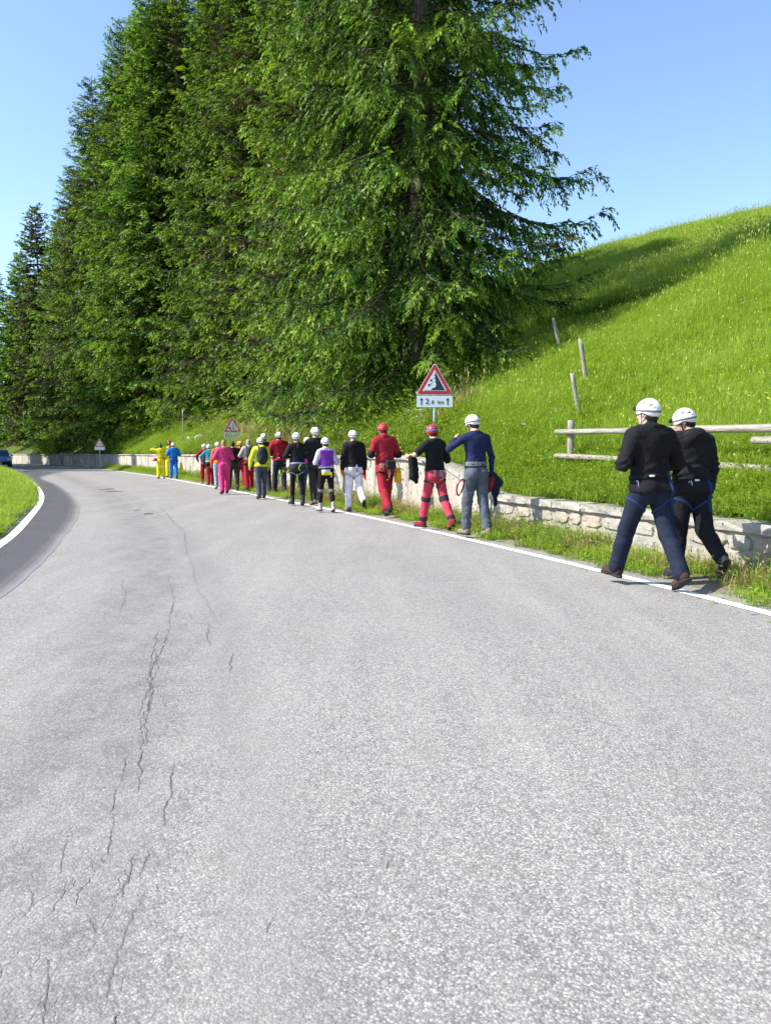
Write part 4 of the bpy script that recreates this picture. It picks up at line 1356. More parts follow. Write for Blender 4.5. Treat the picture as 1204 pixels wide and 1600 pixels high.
    # boots
    for hp, kn, an, M, _ in f.legs:
        c = an + M @ np.array([0, .04, -.03])
        bo = part('boot', lambda P, an=an, M=M: smin(smin(cone(loc(P, an, M), (0, -.012, .10), (0, -.015, -.01), .052, .05), cone(loc(P, an, M), (0, -.035, -.038), (0, .13, -.052), .044, .038), .03), ell(loc(P, an, M), (0, .125, -.05), (.047, .055, .036)), .03) + folds(P, .002, seed),
                  c - .24, c + .24, fb(cl.get('boots', 'brown')), r=max(.0095, res * .8))
        if bo is not None:
            part('sole', lambda P, an=an, M=M: np.maximum(rbox(loc(P, an, M), (0, .045, -.079), (.048 , .142, .0145), .012), np.hypot(loc(P, an, M)[:, 0] / .052, (loc(P, an, M)[:, 1] - .045) / .155) ** 2 - 1.15), c - .24, c + .24, M_SOLE, bo, r=max(.0095, res * .8))
    # gloves
    for i, a in enumerate(f.arms):
        gc = cl.get('gloves', (None, None))[i]
        if gc:
            part('glove', lambda P, a=a, i=i: hand_sdf(P, a, spec.get('grip', (.3, .3))[i], k) - .006, a[2] - .2, a[2] + .2, fb(gc), r=max(.0095, res * .75))
    # eyes
    for s in (-1, 1):
        c = f.hc + f.H @ np.array([s * .031, .080, .004])
        part('eye', lambda P, c=c: ell(P, c, (.0125,) * 3), c - .02, c + .02, M_EYE, r=.005)
    # hair
    hr = spec.get('hair', 'dark')
    def hair(P):
        q = loc(P, f.hc, f.H)
        d = smin(ell(q, (0, -.016, .026), (.080, .099, .103)), ell(q, (0, -.04, -.035), (.068, .066, .075)), .03)
        return np.maximum(d, q[:, 1] * .9 - q[:, 2] * .55 - .012) + .004 * vnoise(P * 60, seed)
    if hr: part('hair', hair, f.hc - .2, f.hc + .2, HAIRS[hr], r=max(.0095, res * .8))
    if spec.get('ponytail'):
        b = f.hc + f.H @ np.array([0, -.10, -.03]); m = b + np.array([0, -.05, -.09]); e = b + np.array([.01, -.035, -.27])
        part('ponytail', lambda P: smin(cone(P, b, m, .026, .034), cone(P, m, e, .034, .014), .02) + .005 * vnoise(P * np.array([70, 70, 14]), seed), np.minimum(b, e) - .1, np.maximum(b, e) + .1, HAIRS[hr], r=max(.0095, res * .8))
    # helmet
    hm = spec.get('helmet')
    if hm:
        hmat = dict(white=M_HW, red=M_HRED, yellow=M_HYEL)[hm]
        hlo, hhi = f.hc - .22, f.hc + .24
        hres = .0085 if res < .0125 else .0095 if res < .016 else .013
        rim = lambda q: -.022 + .10 * q[:, 1] + .022 * np.exp(-((q[:, 1] + .01) / .045) ** 2)
        def shell(P):
            q = helmet_q(f, P)
            d = dome(q)
            ridge = .0035 * (np.cos(q[:, 0] * 105) > .75) * (q[:, 2] > .06)
            d = np.maximum(d - ridge, rim(q) - q[:, 2])
            d = np.maximum(d, -np.maximum(dome(q, -.014), -(q[:, 2] + .3)))
            for sx in (-1, 1):
                for (y, z, ln) in ((-.075, .085, .030), (-.02, .105, .030), (.04, .10, .028), (-.105, .050, .016)):
                    d = np.maximum(d, -cone(q, (sx * .055, y - ln * .5, z), (sx * .088, y + ln * .5, z - .012), .0085, .0085))
            d = np.maximum(d, -cone(q, (-.018, -.14, .045), (-.012, -.14, .045), .006, .006))
            d = np.maximum(d, -cone(q, (.018, -.14, .045), (.012, -.14, .045), .006, .006))
            return d
        sh_ = part('helmet', shell, hlo, hhi, hmat, r=hres)
        part('liner', lambda P: np.maximum(dome(helmet_q(f, P), -.016), rim(helmet_q(f, P)) - .012 - helmet_q(f, P)[:, 2]), hlo, hhi, M_LINER, sh_, r=hres)
        band = spec.get('band', M_STRAPG)
        if band is not None:
            part('lamp_strap', lambda P: np.maximum(dome(helmet_q(f, P), .0045), np.abs(helmet_q(f, P)[:, 2] - .026 - .05 * helmet_q(f, P)[:, 1]) - .0125), hlo, hhi, band, sh_, r=hres)
            part('headlamp', lambda P: rbox(helmet_q(f, P), (0, .125, .045), (.03, .022, .02), .008), hlo, hhi, M_BLACK, sh_, r=hres)
        if spec.get('stripe'):
            part('stripe', lambda P: np.maximum(dome(helmet_q(f, P), .003), np.abs(helmet_q(f, P)[:, 2] - .055) - .017), hlo, hhi, spec['stripe'], sh_, r=hres)
        def chin(P):
            q = loc(P, f.hc, f.H)
            d = np.full(len(P), 9.)
            for s in (-1, 1):
                d = np.minimum(d, cone(q, (s * .078, .03, .0), (s * .058, .035, -.085), .007, .007))
                d = np.minimum(d, cone(q, (s * .080, -.055, .0), (s * .066, .02, -.07), .006, .006))
            return np.minimum(d, cone(q, (-.055, .036, -.088), (.055, .036, -.088), .007, .007))
        part('chin_strap', chin, f.hc - .15, f.hc + .12, spec.get('chin', M_BLACK), sh_, r=min(res, .009))
    # harness: follows the clothes
    hs = spec.get('harness')
    both = lambda P: np.minimum(top(P, False), trousers(P))
    if hs:
        hb = part('harness', lambda P: np.maximum(both(P) - .012, np.abs(tq(P)[:, 2] - hs.get('z', 1.02) + tq(P)[:, 1] * .1) - hs.get('w', .024)), tlo2, thi2, fb(hs['col']), r=max(.0095, res * .8))
        for hp, kn, an, M, _ in f.legs:
            ax = (kn - hp) / np.linalg.norm(kn - hp)
            c = hp + ax * .15
            tl = lambda P, c=c, ax=ax: np.maximum(np.maximum(trousers(P) - .009, np.abs((P - c) @ (ax + np.array([.55 * np.sign(c[0]), -.22, 0])) ) - .016), np.sqrt(((P - c) ** 2).sum(1)) - .19)
            side = np.sign(c[0])
            part('leg_loop', lambda P, tl=tl, side=side: np.maximum(tl(P), -side * P[:, 0] - .006), c - .22, c + .22, fb(hs.get('loop', hs['col'])), hb, r=max(.0095, res * .8))
        for (x, z0, z1, w, cn) in hs.get('webs', ()):
            part('webbing', lambda P: np.maximum(np.maximum(np.maximum(both(P) - .016, np.abs(tq(P)[:, 0] - x - (1.0 - tq(P)[:, 2]) * .12) - w), np.maximum(z0 - tq(P)[:, 2], tq(P)[:, 2] - z1)), tq(P)[:, 1]), f.O - .5, f.O + .45, fb(cn), hb, r=max(.0095, res * .75))
        for (x, y, z, n) in hs.get('gear', ()):
            bm = bmesh.new()
            c = f.tp(x, y, z)
            for j in range(n):
                o = Vector(c) + Vector((random.uniform(-.03, .03), random.uniform(-.02, .02), random.uniform(-.05, .01)))
                an = random.uniform(0, 3.14)
                ring = [o + Vector((.021 * math.cos(t) * math.cos(an), .021 * math.cos(t) * math.sin(an), .046 * math.sin(t) - .04)) for t in [2 * math.pi * i / 10 for i in range(11)]]
                bm_tube(bm, [q * k for q in ring], .0052 * k, 5, False)
            link('carabiner', from_bm('carabiner', bm, True), hb, M_METAL)
        for (x, y, z, w, ln, cn) in hs.get('cords', ()):
            bm = bmesh.new(); c = Vector(f.tp(x, y, z))
            pts_ = [c + Vector((w * math.sin(math.pi * t), -.012 * math.sin(math.pi * t), -ln * math.sin(math.pi * t * .5) * (1 if t < .99 else .96))) for t in np.linspace(0, 1, 9)]
            bm_tube(bm, [q * k for q in pts_], .0065 * k, 5)
            link('cord', from_bm('cord', bm, True), hb, fb(cn))
        if hs.get('pouch'):
            x, y, z, hx, hy, hz = hs['pouch']
            part('pouch', lambda P: rbox(tq(P), (x, y, z), (hx, hy, hz), .035) + folds(P, .004, seed), f.O - .5, f.O + .5, fb(hs.get('pouch_col', 'pouch')), hb, r=max(.0095, res * .8))
        if hs.get('tag'):
            x, z = hs['tag']
            part('buckle_label', lambda P: np.maximum(np.maximum(both(P) - .018, np.maximum(np.abs(tq(P)[:, 0] - x) - .027, np.abs(tq(P)[:, 2] - z) - .010)), tq(P)[:, 1]), tlo2, thi2, plain('white_label', (.75, .75, .74)), hb, r=.007)
    # waist wrap, apron or rolled top over the hips
    if cl.get('wrap'):
        c, z0, z1 = cl['wrap']
        part('hip_wrap', lambda P: np.maximum(np.maximum(np.minimum(legs_sdf(f, P, .035, .04), torso_sdf(f, P, .03)) + folds(P, .006, seed + 4), z0 - tq(P)[:, 2]), tq(P)[:, 2] - z1), tlo2 - np.array([0, 0, .3]), thi2, fb(c))
    for (nm, c, x0, x1, z0, z1, back) in cl.get('patches', ()):
        part(nm, lambda P: np.maximum(np.maximum(both(P) - .010, np.maximum(x0 - tq(P)[:, 0], tq(P)[:, 0] - x1)), np.maximum(np.maximum(z0 - tq(P)[:, 2], tq(P)[:, 2] - z1), tq(P)[:, 1] * back)), f.O - np.array([.4, .4, 1.0]), f.O + .5, fb(c), r=max(.0095, res * .8))
    for (leg, t0, t1, c) in cl.get('leg_patches', ()):
        hp, kn, an, M, _ = f.legs[leg]
        p0, p1 = (hp + (kn - hp) * t0 if t0 <= 1 else kn + (an - kn) * (t0 - 1)), (hp + (kn - hp) * t1 if t1 <= 1 else kn + (an - kn) * (t1 - 1))
        ax = (p1 - p0); ln = np.linalg.norm(ax); ax /= ln
        part('knee_panel', lambda P: np.maximum(np.maximum(np.maximum(trousers(P) - .006, -((P - p0) @ ax)), (P - p1) @ ax), np.sqrt(((P - (p0 + p1) / 2) ** 2).sum(1)) - .16), (p0 + p1) / 2 - .25, (p0 + p1) / 2 + .25, fb(c), r=max(.0095, res * .8))
    # rucksack worn on the back
    if cl.get('pack'):
        c, hx, hz, zc = cl['pack']
        pk = part('rucksack', lambda P: smin(ell(tq(P) , (0, -.175, zc), (hx * 1.12, .125, hz * 1.18)), rbox(tq(P), (0, -.25, zc - .09), (hx * .66, .05, hz * .42), .045), .04) + folds(P, .012, seed + 5), f.tp(0, 0, zc) - .5, f.tp(0, 0, zc) + .5, fb(c))
        part('shoulder_strap', lambda P: np.maximum(np.maximum(top(P, False) - .014, np.abs(np.abs(tq(P)[:, 0]) - .095) - .022), 1.18 - tq(P)[:, 2]), tlo2, thi2, M_BLACK, pk)
    return root, f
# ------------------------------------------------------------------ the people in the photograph
def turn_at(p, extra=0.0):
    k = int(np.argmin(((RL - np.asarray(p)) ** 2).sum(1)))
    return math.atan2(-RT[k][0], RT[k][1]) + extra
def z_at_row(row, y): return CAM_H + y * math.tan(math.atan((800 - row) / 1200) - PITCH)
DOWN = ((.20, .02, -1), (.06, .30, -1))
DOWN2 = ((.24, -.18, -1), (.05, .18, -1))
SWING = ((.2, .30, -1), (.05, .75, -1))
FRONT = ((.42, -.02, -1), (-.55, 1, .02))
FRONT2 = ((.55, .05, -1), (-.75, .8, .05))
FACE = ((.85, .30, -.62), (-.72, .45, .72))
UPOUT = ((1, .15, .12), (-.75, .25, .75))
STRIDE_L = dict(leg_l=(.44, .10, -.10), leg_r=(-.30, .22, .52))       # left foot ahead
STRIDE_R = dict(leg_r=(.40, .12, -.06), leg_l=(-.28, .28, .55))
STEP_L = dict(leg_l=(.22, .12, 0), leg_r=(-.12, .16, .2))
STEP_R = dict(leg_r=(.20, .12, 0), leg_l=(-.12, .18, .2))
KICK_R = dict(leg_l=(.12, .10, 0), leg_r=(-.22, .62, .95))            # right foot lifted behind, sole showing
KICK_L = dict(leg_r=(.12, .10, 0), leg_l=(-.20, .58, .9))
STAND = dict(leg_l=(.03, .05, 0), leg_r=(-.02, .04, 0))
GEAR = [(-.13, -.13, .98, 2), (.12, -.13, .97, 3)]

PEOPLE = [
 dict(feet=[(968, 908), (1057, 932)], top=624, label='person in black jacket and navy trousers with white helmet, walking nearest on the white line',
      pose=dict(**STRIDE_L, arm_l=FRONT, arm_r=FRONT2, yaw=.35, nod=.05, sh=1.10, hip=1.04, lean=.02, spread=.05), helmet='white', hair='dark', turn=.02, chin=M_HW,
      clothes=dict(top='black', top_fit=.034, trousers='navy', trouser_fit=(.014, .024, .038), trouser_stop=.02, crease=.004, hem=.89, collar=.055, yoke=1, boots='brown', flare=.02),
      harness=dict(col='black', z=1.03, loop='webblue', w=.022, tag=(-.075, 1.045), webs=[(.135, .66, 1.09, .026, 'webblue')], cords=[(-.19, -.02, 1.0, .02, .12, 'neon')], gear=[(-.17, -.05, 1.0, 2)])),
 dict(feet=[(1060, 911), (1090, 907)], top=645, label='person in hooded black rain jacket and black trousers beside the fence, head turned left',
      pose=dict(**KICK_R, arm_l=FRONT, arm_r=((.22, .05, -1), (.0, .22, -1)), yaw=.95, nod=.30, lean=.10, sh=1.06, hip=1.02), helmet='white', hair='dark', turn=-.12, grip=(.4, .6),
      clothes=dict(top='black2', top_fit=.040, trousers='black', trouser_fit=(.022, .032, .034), hem=.86, hood=1, boots='charcoal', flare=.03, top_crease=.012),
      harness=dict(col='black', z=1.0, loop='webblue', tag=(-.03, 1.0), webs=[(.10, .66, 1.0, .022, 'webblue')], gear=[(-.12, -.15, .99, 3)])),
 dict(feet=[(736, 844), (748, 838)], top=650, label='person in tight navy long-sleeved top with grey trousers, lifting left hand to face',
      pose=dict(leg_l=(.16, .10, 0), leg_r=(-.10, .20, .25), arm_l=FACE, arm_r=((.30, -.02, -1), (.05, .12, -1)), yaw=.30, nod=.30, lean=.05, sh=1.03), helmet='white', hair='dark', grip=(.9, .9), turn=.05,
      clothes=dict(top_name='jumper', top='navytop', top_fit=.010, top_crease=.005, trousers='slate', trouser_fit=(.014, .024, .036), hem=1.02, boots='tan', crease=.010, wrap=('grey', 1.0, 1.075), patches=[('pocket', 'grey', -.16, -.05, .60, .625, 1)]),
      harness=dict(col='navy', z=1.0, loop='slate', gear=[])),
 dict(feet=[(666, 826), (692, 831)], top=664, label='person in black short-sleeved top and rose red trousers with a red and blue helmet',
      pose=dict(leg_l=(.34, .12, 0), leg_r=(-.34, .20, .55), arm_l=((.85, .1, -.62), (-.2, 1, -.05)), arm_r=FRONT, yaw=-.3, nod=.28, lean=.06, spread=-.03), helmet='red', stripe=M_HBLUE, hair='dark', turn=.30,
      clothes=dict(top_name='shirt', top='black2', top_fit=.022, sleeve_l=.6, sleeve_r=.7, trousers='rose', trouser_fit=(.012, .016, .026), hem=.99, boots='darkred', leg_patches=[(1, .88, 1.12, 'charcoal'), (0, .9, 1.1, 'charcoal'), (1, 1.78, 1.95, 'charcoal'), (0, 1.75, 1.95, 'charcoal')]),
      harness=dict(col='black', z=1.01, loop='olive', w=.03, gear=[(-.1, -.14, .99, 3), (.12, -.13, .99, 4), (0, -.16, .98, 2)], cords=[(-.03, -.17, .98, .05, .16, 'lav'), (.05, -.17, .98, .03, .13, 'greybeige')])),
 dict(feet=[(596, 809), (607, 807)], top=664, label='person all in red with black sleeves and a red helmet, black pouch at back',
      pose=dict(leg_l=(-.30, .40, .6), leg_r=(.30, .12, 0), arm_l=FRONT, arm_r=FRONT, yaw=-.05, nod=.32, lean=.10, spread=.0), helmet='red', hair='dark', band=None,
      clothes=dict(top='red', top_fit=.024, trousers='red', trouser_fit=(.020, .032, .045), hem=.97, collar=.05, sleeves='black2', sleeve_from=.55, boots='charcoal', crease=.011, patches=[('centre_panel', 'darkred', -.012, .012, 1.05, 1.34, 1)]),
      harness=dict(col='darkred', z=1.03, loop='black', pouch=(.03, -.20, .95, .10, .06, .085), gear=[(-.12, -.15, .98, 4)], cords=[(-.06, -.2, .95, .05, .30, 'cord'), (-.10, -.17, .97, -.09, .14, 'cord'), (-.02, -.21, .95, .03, .24, 'greybeige')])),
 dict(feet=[(545, 799), (561, 801)], top=674, label='person in black hooded jacket and white trousers wearing an orange left glove',
      pose=dict(**KICK_R, arm_l=DOWN, arm_r=((.22, -.02, -1), (.1, .25, -1)), yaw=.15, nod=.12, lean=.03), helmet='white', hair=None, turn=-.08,
      clothes=dict(top='black', top_fit=.036, trousers='white', trouser_fit=(.016, .03, .034), hem=.97, hood=1, boots='tan', gloves=('orange', 'darkred'), crease=.012),
      harness=dict(col='black', z=.98, loop='lilac', w=.035, webs=[(.02, .84, 1.02, .03, 'lilac')], gear=[])),
 dict(feet=[(502, 801), (518, 801)], top=684, label='shorter person in bright purple vest over pale sleeves, black leggings and yellow hip bag',
      pose=dict(**STEP_L, arm_l=FRONT, arm_r=FRONT, yaw=.05, nod=.15, sh=.94, hip=1.08), helmet='white', hair='dark',
      clothes=dict(top='lav', top_fit=.020, vest='purple', trousers='black', trouser_fit=(.006, .005, .008), hem=.98, hood=0, boots='greybeige', leg_patches=[(0, .9, 1.1, 'grey'), (1, .9, 1.1, 'grey')], patches=[('hip_bag', 'yellow', -.15, .10, .86, .93, 1), ('hip_bag', 'white', -.15, .06, .92, 1.0, 1)]),
      harness=dict(col='black', z=1.0, loop='black', cords=[(.06, -.17, .93, .02, .12, 'yellow')], gear=[(.13, -.13, .96, 3)])),
 dict(feet=[(489, 790), (499, 789)], top=668, label='tall person in dark jacket and charcoal trousers half hidden behind the purple vest',
      pose=dict(**STEP_R, arm_l=FRONT, arm_r=DOWN, yaw=.3, nod=.05, lean=.02), helmet='white', hair='grey',
      clothes=dict(top='black2', top_fit=.032, trousers='charcoal', trouser_fit=(.018, .026, .034), hem=.95, collar=.04, boots='tan'),
      harness=dict(col='black', z=1.0)),
 dict(feet=[(477, 786), (486, 785)], top=685, label='person in magenta top and blue jeans between two dark jacketed walkers',
      pose=dict(**STEP_L, arm_l=FRONT, arm_r=SWING, yaw=-.1, nod=.1, sh=.95), helmet='white', hair='dark',
      clothes=dict(top_name='jumper', top='magenta', top_fit=.018, trousers='jeans', trouser_fit=(.012, .018, .026), hem=.98, boots='charcoal'),
      harness=dict(col='black', z=.99, gear=GEAR)),
 dict(feet=[(460, 792), (469, 789)], top=676, label='person with brown ponytail under a white helmet, dark top and black leggings',
      pose=dict(**STEP_L, arm_l=FRONT2, arm_r=FRONT2, yaw=.0, nod=.02, sh=.95, hip=1.04, spread=-.01), helmet='white', hair='brown', ponytail=True,
      clothes=dict(top='black2', top_fit=.020, trousers='black', trouser_fit=(.004, .004, .006), hem=.96, boots='charcoal', wrap=('charcoal', .80, 1.0), leg_patches=[(0, 1.86, 1.97, 'rose'), (1, 1.86, 1.97, 'rose')]),
      harness=dict(col='lilac', z=1.0, cords=[(.04, -.18, .98, -.06, .15, 'neon')], gear=[])),
 dict(feet=[(432, 777), (442, 773)], top=677, label='person in red hooded rain jacket and dark navy trousers',
      pose=dict(**STEP_L, arm_l=FRONT2, arm_r=FRONT2, yaw=.1, nod=.1, sh=1.06), helmet='white', hair='dark',
      clothes=dict(top='red', top_fit=.036, trousers='navy', trouser_fit=(.016, .026, .03), hem=.93, hood=1, boots='charcoal', flare=.02, top_crease=.012),
      harness=dict(col='black', z=1.02, tag=(-.06, 1.02), loop='navy', cords=[(.07, -.18, 1.0, .08, .14, 'tan')])),
 dict(feet=[(401, 780), (416, 780)], top=684, label='person in lime yellow jacket carrying a dark rucksack, white helmet, grey trousers',
      pose=dict(**STEP_R, arm_l=((.45, .0, -1), (.10, .25, -1)), arm_r=DOWN, yaw=.1, nod=.12), helmet='white', hair='dark', grip=(.3, .3),
      clothes=dict(top='lime', top_fit=.034, trousers='greyblue', trouser_fit=(.018, .026, .034), hem=.91, hood=1, boots='charcoal', pack=('charcoal', .155, .23, 1.23)),
      harness=dict(col='lime', z=.95, loop='greyblue')),
 dict(feet=[(410, 774), (417, 773)], top=678, label='dark jacketed person mostly hidden behind the lime yellow jacket',
      pose=dict(**STEP_L, arm_l=FRONT, arm_r=FRONT, yaw=-.4, nod=.05), helmet='white', hair='dark',
      clothes=dict(top='black', top_fit=.03, trousers='charcoal', hem=.93, boots='charcoal')),
 dict(feet=[(382, 768), (397, 768)], top=688, label='bareheaded person in grey top with a dark rucksack and red trousers',
      pose=dict(**STEP_R, arm_l=FRONT2, arm_r=FRONT, yaw=.2, nod=.15, sh=1.04), helmet=None, hair='grey',
      clothes=dict(top_name='shirt', top='greybeige', top_fit=.022, trousers='red', trouser_fit=(.020, .034, .04), hem=1.02, boots='charcoal', pack=('charcoal', .14, .19, 1.26), wrap=('black', .84, .94)),
      harness=dict(col='darkred', z=.99)),
 dict(feet=[(373, 765), (380, 764)], top=691, label='person in red with a yellow and red helmet, just behind the smaller rockfall sign',
      pose=dict(**STEP_L, arm_l=FRONT2, arm_r=FRONT, yaw=.3, nod=.15), helmet='yellow', stripe=M_HRED, hair='dark', band=None,
      clothes=dict(top='red', top_fit=.026, trousers='red', trouser_fit=(.02, .03, .04), hem=.95, boots='charcoal'), harness=dict(col='black', z=1.0, gear=GEAR)),
 dict(feet=[(344, 772), (358, 773)], top=688, label='person in pink overalls with an orange collar, no helmet',
      pose=dict(**STEP_R, arm_l=FRONT2, arm_r=FRONT, yaw=-.1, nod=.2, sh=1.02), helmet=None, hair='blond',
      clothes=dict(top_name='overalls', top='pink', top_fit=.034, trousers='pink', trouser_fit=(.024, .036, .042), hem=.92, boots='charcoal', crease=.012, patches=[('orange_collar', 'orange', -.085, .085, 1.455, 1.53, 1)])),
 dict(feet=[(362, 768), (368, 766)], top=690, label='dark figure mostly hidden behind the pink overalls, grey trousers',
      pose=dict(**STEP_L, arm_l=FRONT, arm_r=((.5, .1, -1), (-.3, .6, -.5)), yaw=0, nod=.1), helmet=None, hair='dark',
      clothes=dict(top='black', top_fit=.028, trousers='charcoal', hem=.94, boots='charcoal')),
 dict(feet=[(338, 765), (345, 764)], top=691, label='person in orange and grey top with pale jeans, left of the pink overalls',
      pose=dict(**STEP_R, arm_l=DOWN, arm_r=DOWN, yaw=.2, nod=.1), helmet='white', hair='grey',
      clothes=dict(top='orange', top_fit=.024, trousers='palejeans', trouser_fit=(.014, .022, .03), hem=.95, boots='grey'), harness=dict(col='bagyellow', z=1.02)),
 dict(feet=[(324, 758), (334, 760)], top=695, label='person in teal jacket leaning forward, red trousers with dark seat',
      pose=dict(**STEP_R, arm_l=((.75, .2, -.75), (-.3, .6, -.75)), arm_r=FRONT, yaw=.2, nod=.35, lean=.24), helmet='white', hair='dark',
      clothes=dict(top='teal', top_fit=.028, trousers='red', trouser_fit=(.02, .032, .036), hem=.98, boots='charcoal', wrap=('black', .76, .95)), harness=dict(col='lav', z=.99)),
 dict(feet=[(318, 757), (324, 756)], top=694, label='person in red overalls with a grey hip pouch at the front of the red group',
      pose=dict(**STEP_L, arm_l=((.7, .1, -.8), (-.35, .5, -.8)), arm_r=FRONT, yaw=.2, nod=.2, lean=.16), helmet='white', hair='grey',
      clothes=dict(top='red', top_fit=.028, trousers='red', trouser_fit=(.02, .03, .036), hem=.95, boots='tan'), harness=dict(col='black', z=1.0, pouch=(-.03, -.19, .90, .10, .05, .10), pouch_col='charcoal')),
 dict(feet=[(267, 749), (277, 748)], top=692, label='person in bright blue overalls with a white helmet by the wall',
      pose=dict(**STEP_L, arm_l=FRONT2, arm_r=FRONT2, yaw=.2, nod=.2, sh=1.08), helmet='white', hair='dark', group='people stopped by the wall',
      clothes=dict(top_name='overalls', top='blue', top_fit=.036, trousers='blue', trouser_fit=(.024, .034, .04), hem=.96, boots='charcoal', wrap=('blue2', .78, 1.0)), harness=dict(col='navy', z=1.02)),
 dict(feet=[(246, 748), (259, 748)], top=694, label='person in yellow overalls raising the left arm, dark hair, dark red belt',
      pose=dict(leg_l=(.02, .02, 0), leg_r=(.06, .08, 0), arm_l=UPOUT, arm_r=FRONT, yaw=0, nod=.1, spread=.09), helmet=None, hair='dark', group='people stopped by the wall',
      clothes=dict(top_name='overalls', top='yellow', top_fit=.032, trousers='yellow', trouser_fit=(.022, .032, .038), hem=.96, boots='charcoal'),
      harness=dict(col='darkred', z=1.02, loop='yellow', webs=[(.05, 1.0, 1.45, .015, 'orange')])),
 dict(feet=[(262, 746), (268, 746)], top=697, label='second person in yellow overalls, mostly hidden between yellow and blue figures',
      pose=dict(**STAND, arm_l=FRONT, arm_r=FRONT, yaw=.3, nod=.2), helmet='yellow', hair='dark', group='people stopped by the wall', band=None,
      clothes=dict(top_name='overalls', top='bagyellow', top_fit=.03, trousers='yellow', trouser_fit=(.02, .03, .036), hem=.96, boots='brown')),
]
FIGS = {}
for i, sp in enumerate(PEOPLE):
    F = np.mean([gp(*q) for q in sp['feet']], axis=0)
    D = F[1]
    dl = float(np.sqrt(((RL - F) ** 2).sum(1)).min()); sg = curve_coords(*F)[1][0] + 1.3
    sp['at'] = (F[0], F[1], .005 if sg < .17 else float(np.interp(sg, [.17, .3, .6], [.01, .035, .05])))
    sp['turn'] = turn_at(F, sp.get('turn', 0.0))
    f0 = pose(**sp['pose'])
    ztop = z_at_row(sp['top'], D)
    top0 = f0.hc[2] + (.138 if sp.get('helmet') else .118)
    sp['pose']['h'] = float(np.clip(1.76 * ztop / top0, 1.55, 2.02))
    sp['res'] = .011 if D < 10 else .0145 if D < 14 else .0185 if D < 24 else .023 if D < 32 else .028
    r_, f_ = person(sp)
    FIGS[i] = (r_, f_, sp)
    print('person', i, 'D', round(D, 1), 'h', round(sp['pose']['h'], 2))
# the one sitting on the wall, turned to the road
kw = at_bearing(263)
p = WL[kw] + WN[kw] * .18
zs = float(wall_top(WSL[kw]))
sit = dict(at=(p[0], p[1], 0.0), turn=math.atan2(WN[kw][0], -WN[kw][1]), res=.02, group='people stopped by the wall',
           label='person in dark red top with black sleeves sitting on the wall, hands raised',
           pose=dict(h=1.76, seat=zs, leg_l=(1.4, 1.45, .2), leg_r=(1.35, 1.4, .2), arm_l=((1, .2, -.25), (-.6, .2, .9)), arm_r=((1, .2, -.25), (-.6, .2, .9)), nod=.2),
           helmet='red', hair='dark', band=None, clothes=dict(top='darkred', top_fit=.026, sleeves='black', sleeve_from=.05, trousers='black2', hem=.96, boots='darkred'))
person(sit)

# ------------------------------------------------------------------ carried things
def world_of(i, x, y, z):
    r_, f_, sp = FIGS[i]
    k = f_.k
    q = Matrix.Rotation(sp['turn'], 3, 'Z') @ Vector((x * k, y * k, z * k))
    return Vector(sp['at']) + q
def blob(name, fn, lo, hi, res, mat, at, rz, label=None, cat=None, group=None, parent=None):
    V, F = sdf_mesh(fn, np.array(lo), np.array(hi), res)
    o = link(name, mesh_np(name, V, F, smooth=True), parent, mat)
    if parent is None:
        o.location = at; o.rotation_euler = (0, 0, rz)
        tag(o, label, cat, group)
    return o
def dry_bag(i, off, h, r, col, label):
    at = world_of(i, *off)
    o = blob('dry_bag', lambda P: np.maximum(cone(P, (0, 0, -h * .30), (0, 0, h * .25), r, r * .86), np.abs(P[:, 2]) - h * .5) + folds(P, .004, 3) , (-r * 1.3,) * 2 + (-h * .6,), (r * 1.3,) * 2 + (h * .6,), .011, fb(col), at, FIGS[i][2]['turn'], label, 'bag')
    bm = bmesh.new()
    bm_tube(bm, [(-r * .5, 0, h * .44), (-r * .3, 0, h * .62), (0, 0, h * .95), (r * .3, 0, h * .62), (r * .5, 0, h * .44)], .009, 6)
    link('strap', from_bm('strap', bm, True), o, M_BLACK)
    blob('rolled_top', lambda P: cone(P, (-r * .75, 0, h * .5), (r * .75, 0, h * .5), .022, .022), (-r * 1.3, -.05, h * .4), (r * 1.3, .05, h * .62), .008, fb(col), None, 0, parent=o)
    return o
dry_bag(4, (.245, -.05, .76), .30, .085, 'bagyellow', 'small yellow dry bag hanging at the right hip of the walker in red')
dry_bag(20, (.37, .0, .62), .38, .085, 'bagyellow', 'yellow dry bag hanging beside the blue overalls')
# jacket bundle carried by the man in navy
f3 = FIGS[2][1]
w = f3.arms[1][2]
at = world_of(2, w[0] + .05, w[1] + .02, w[2] - .05)
def bundle(P):
    d = smin(cone(P, (-.03, 0, .02), (.03, .0, -.16), .075, .095), cone(P, (.03, 0, -.1), (.04, .0, -.46), .085, .035), .05)
    d = smin(d, cone(P, (.0, 0, -.02), (.13, .0, -.12), .06, .06), .04)
    return d + folds(P, .016, 5)
jb = blob('carried_jacket', bundle, (-.2, -.16, -.56), (.24, .16, .14), .0105, fb('navy'), at, FIGS[2][2]['turn'], 'dark navy jacket with red lining bundled in the right hand of the navy top walker', 'jacket')
blob('red_lining', lambda P: smin(cone(P, (-.07, -.03, -.06), (-.11, -.02, -.24), .055, .045), cone(P, (-.05, -.05, -.04), (-.07, -.05, -.15), .04, .04), .03) + folds(P, .012, 8), (-.22, -.14, -.36), (.06, .1, .08), .0105, fb('orange') if False else fb('red'), None, 0, parent=jb)
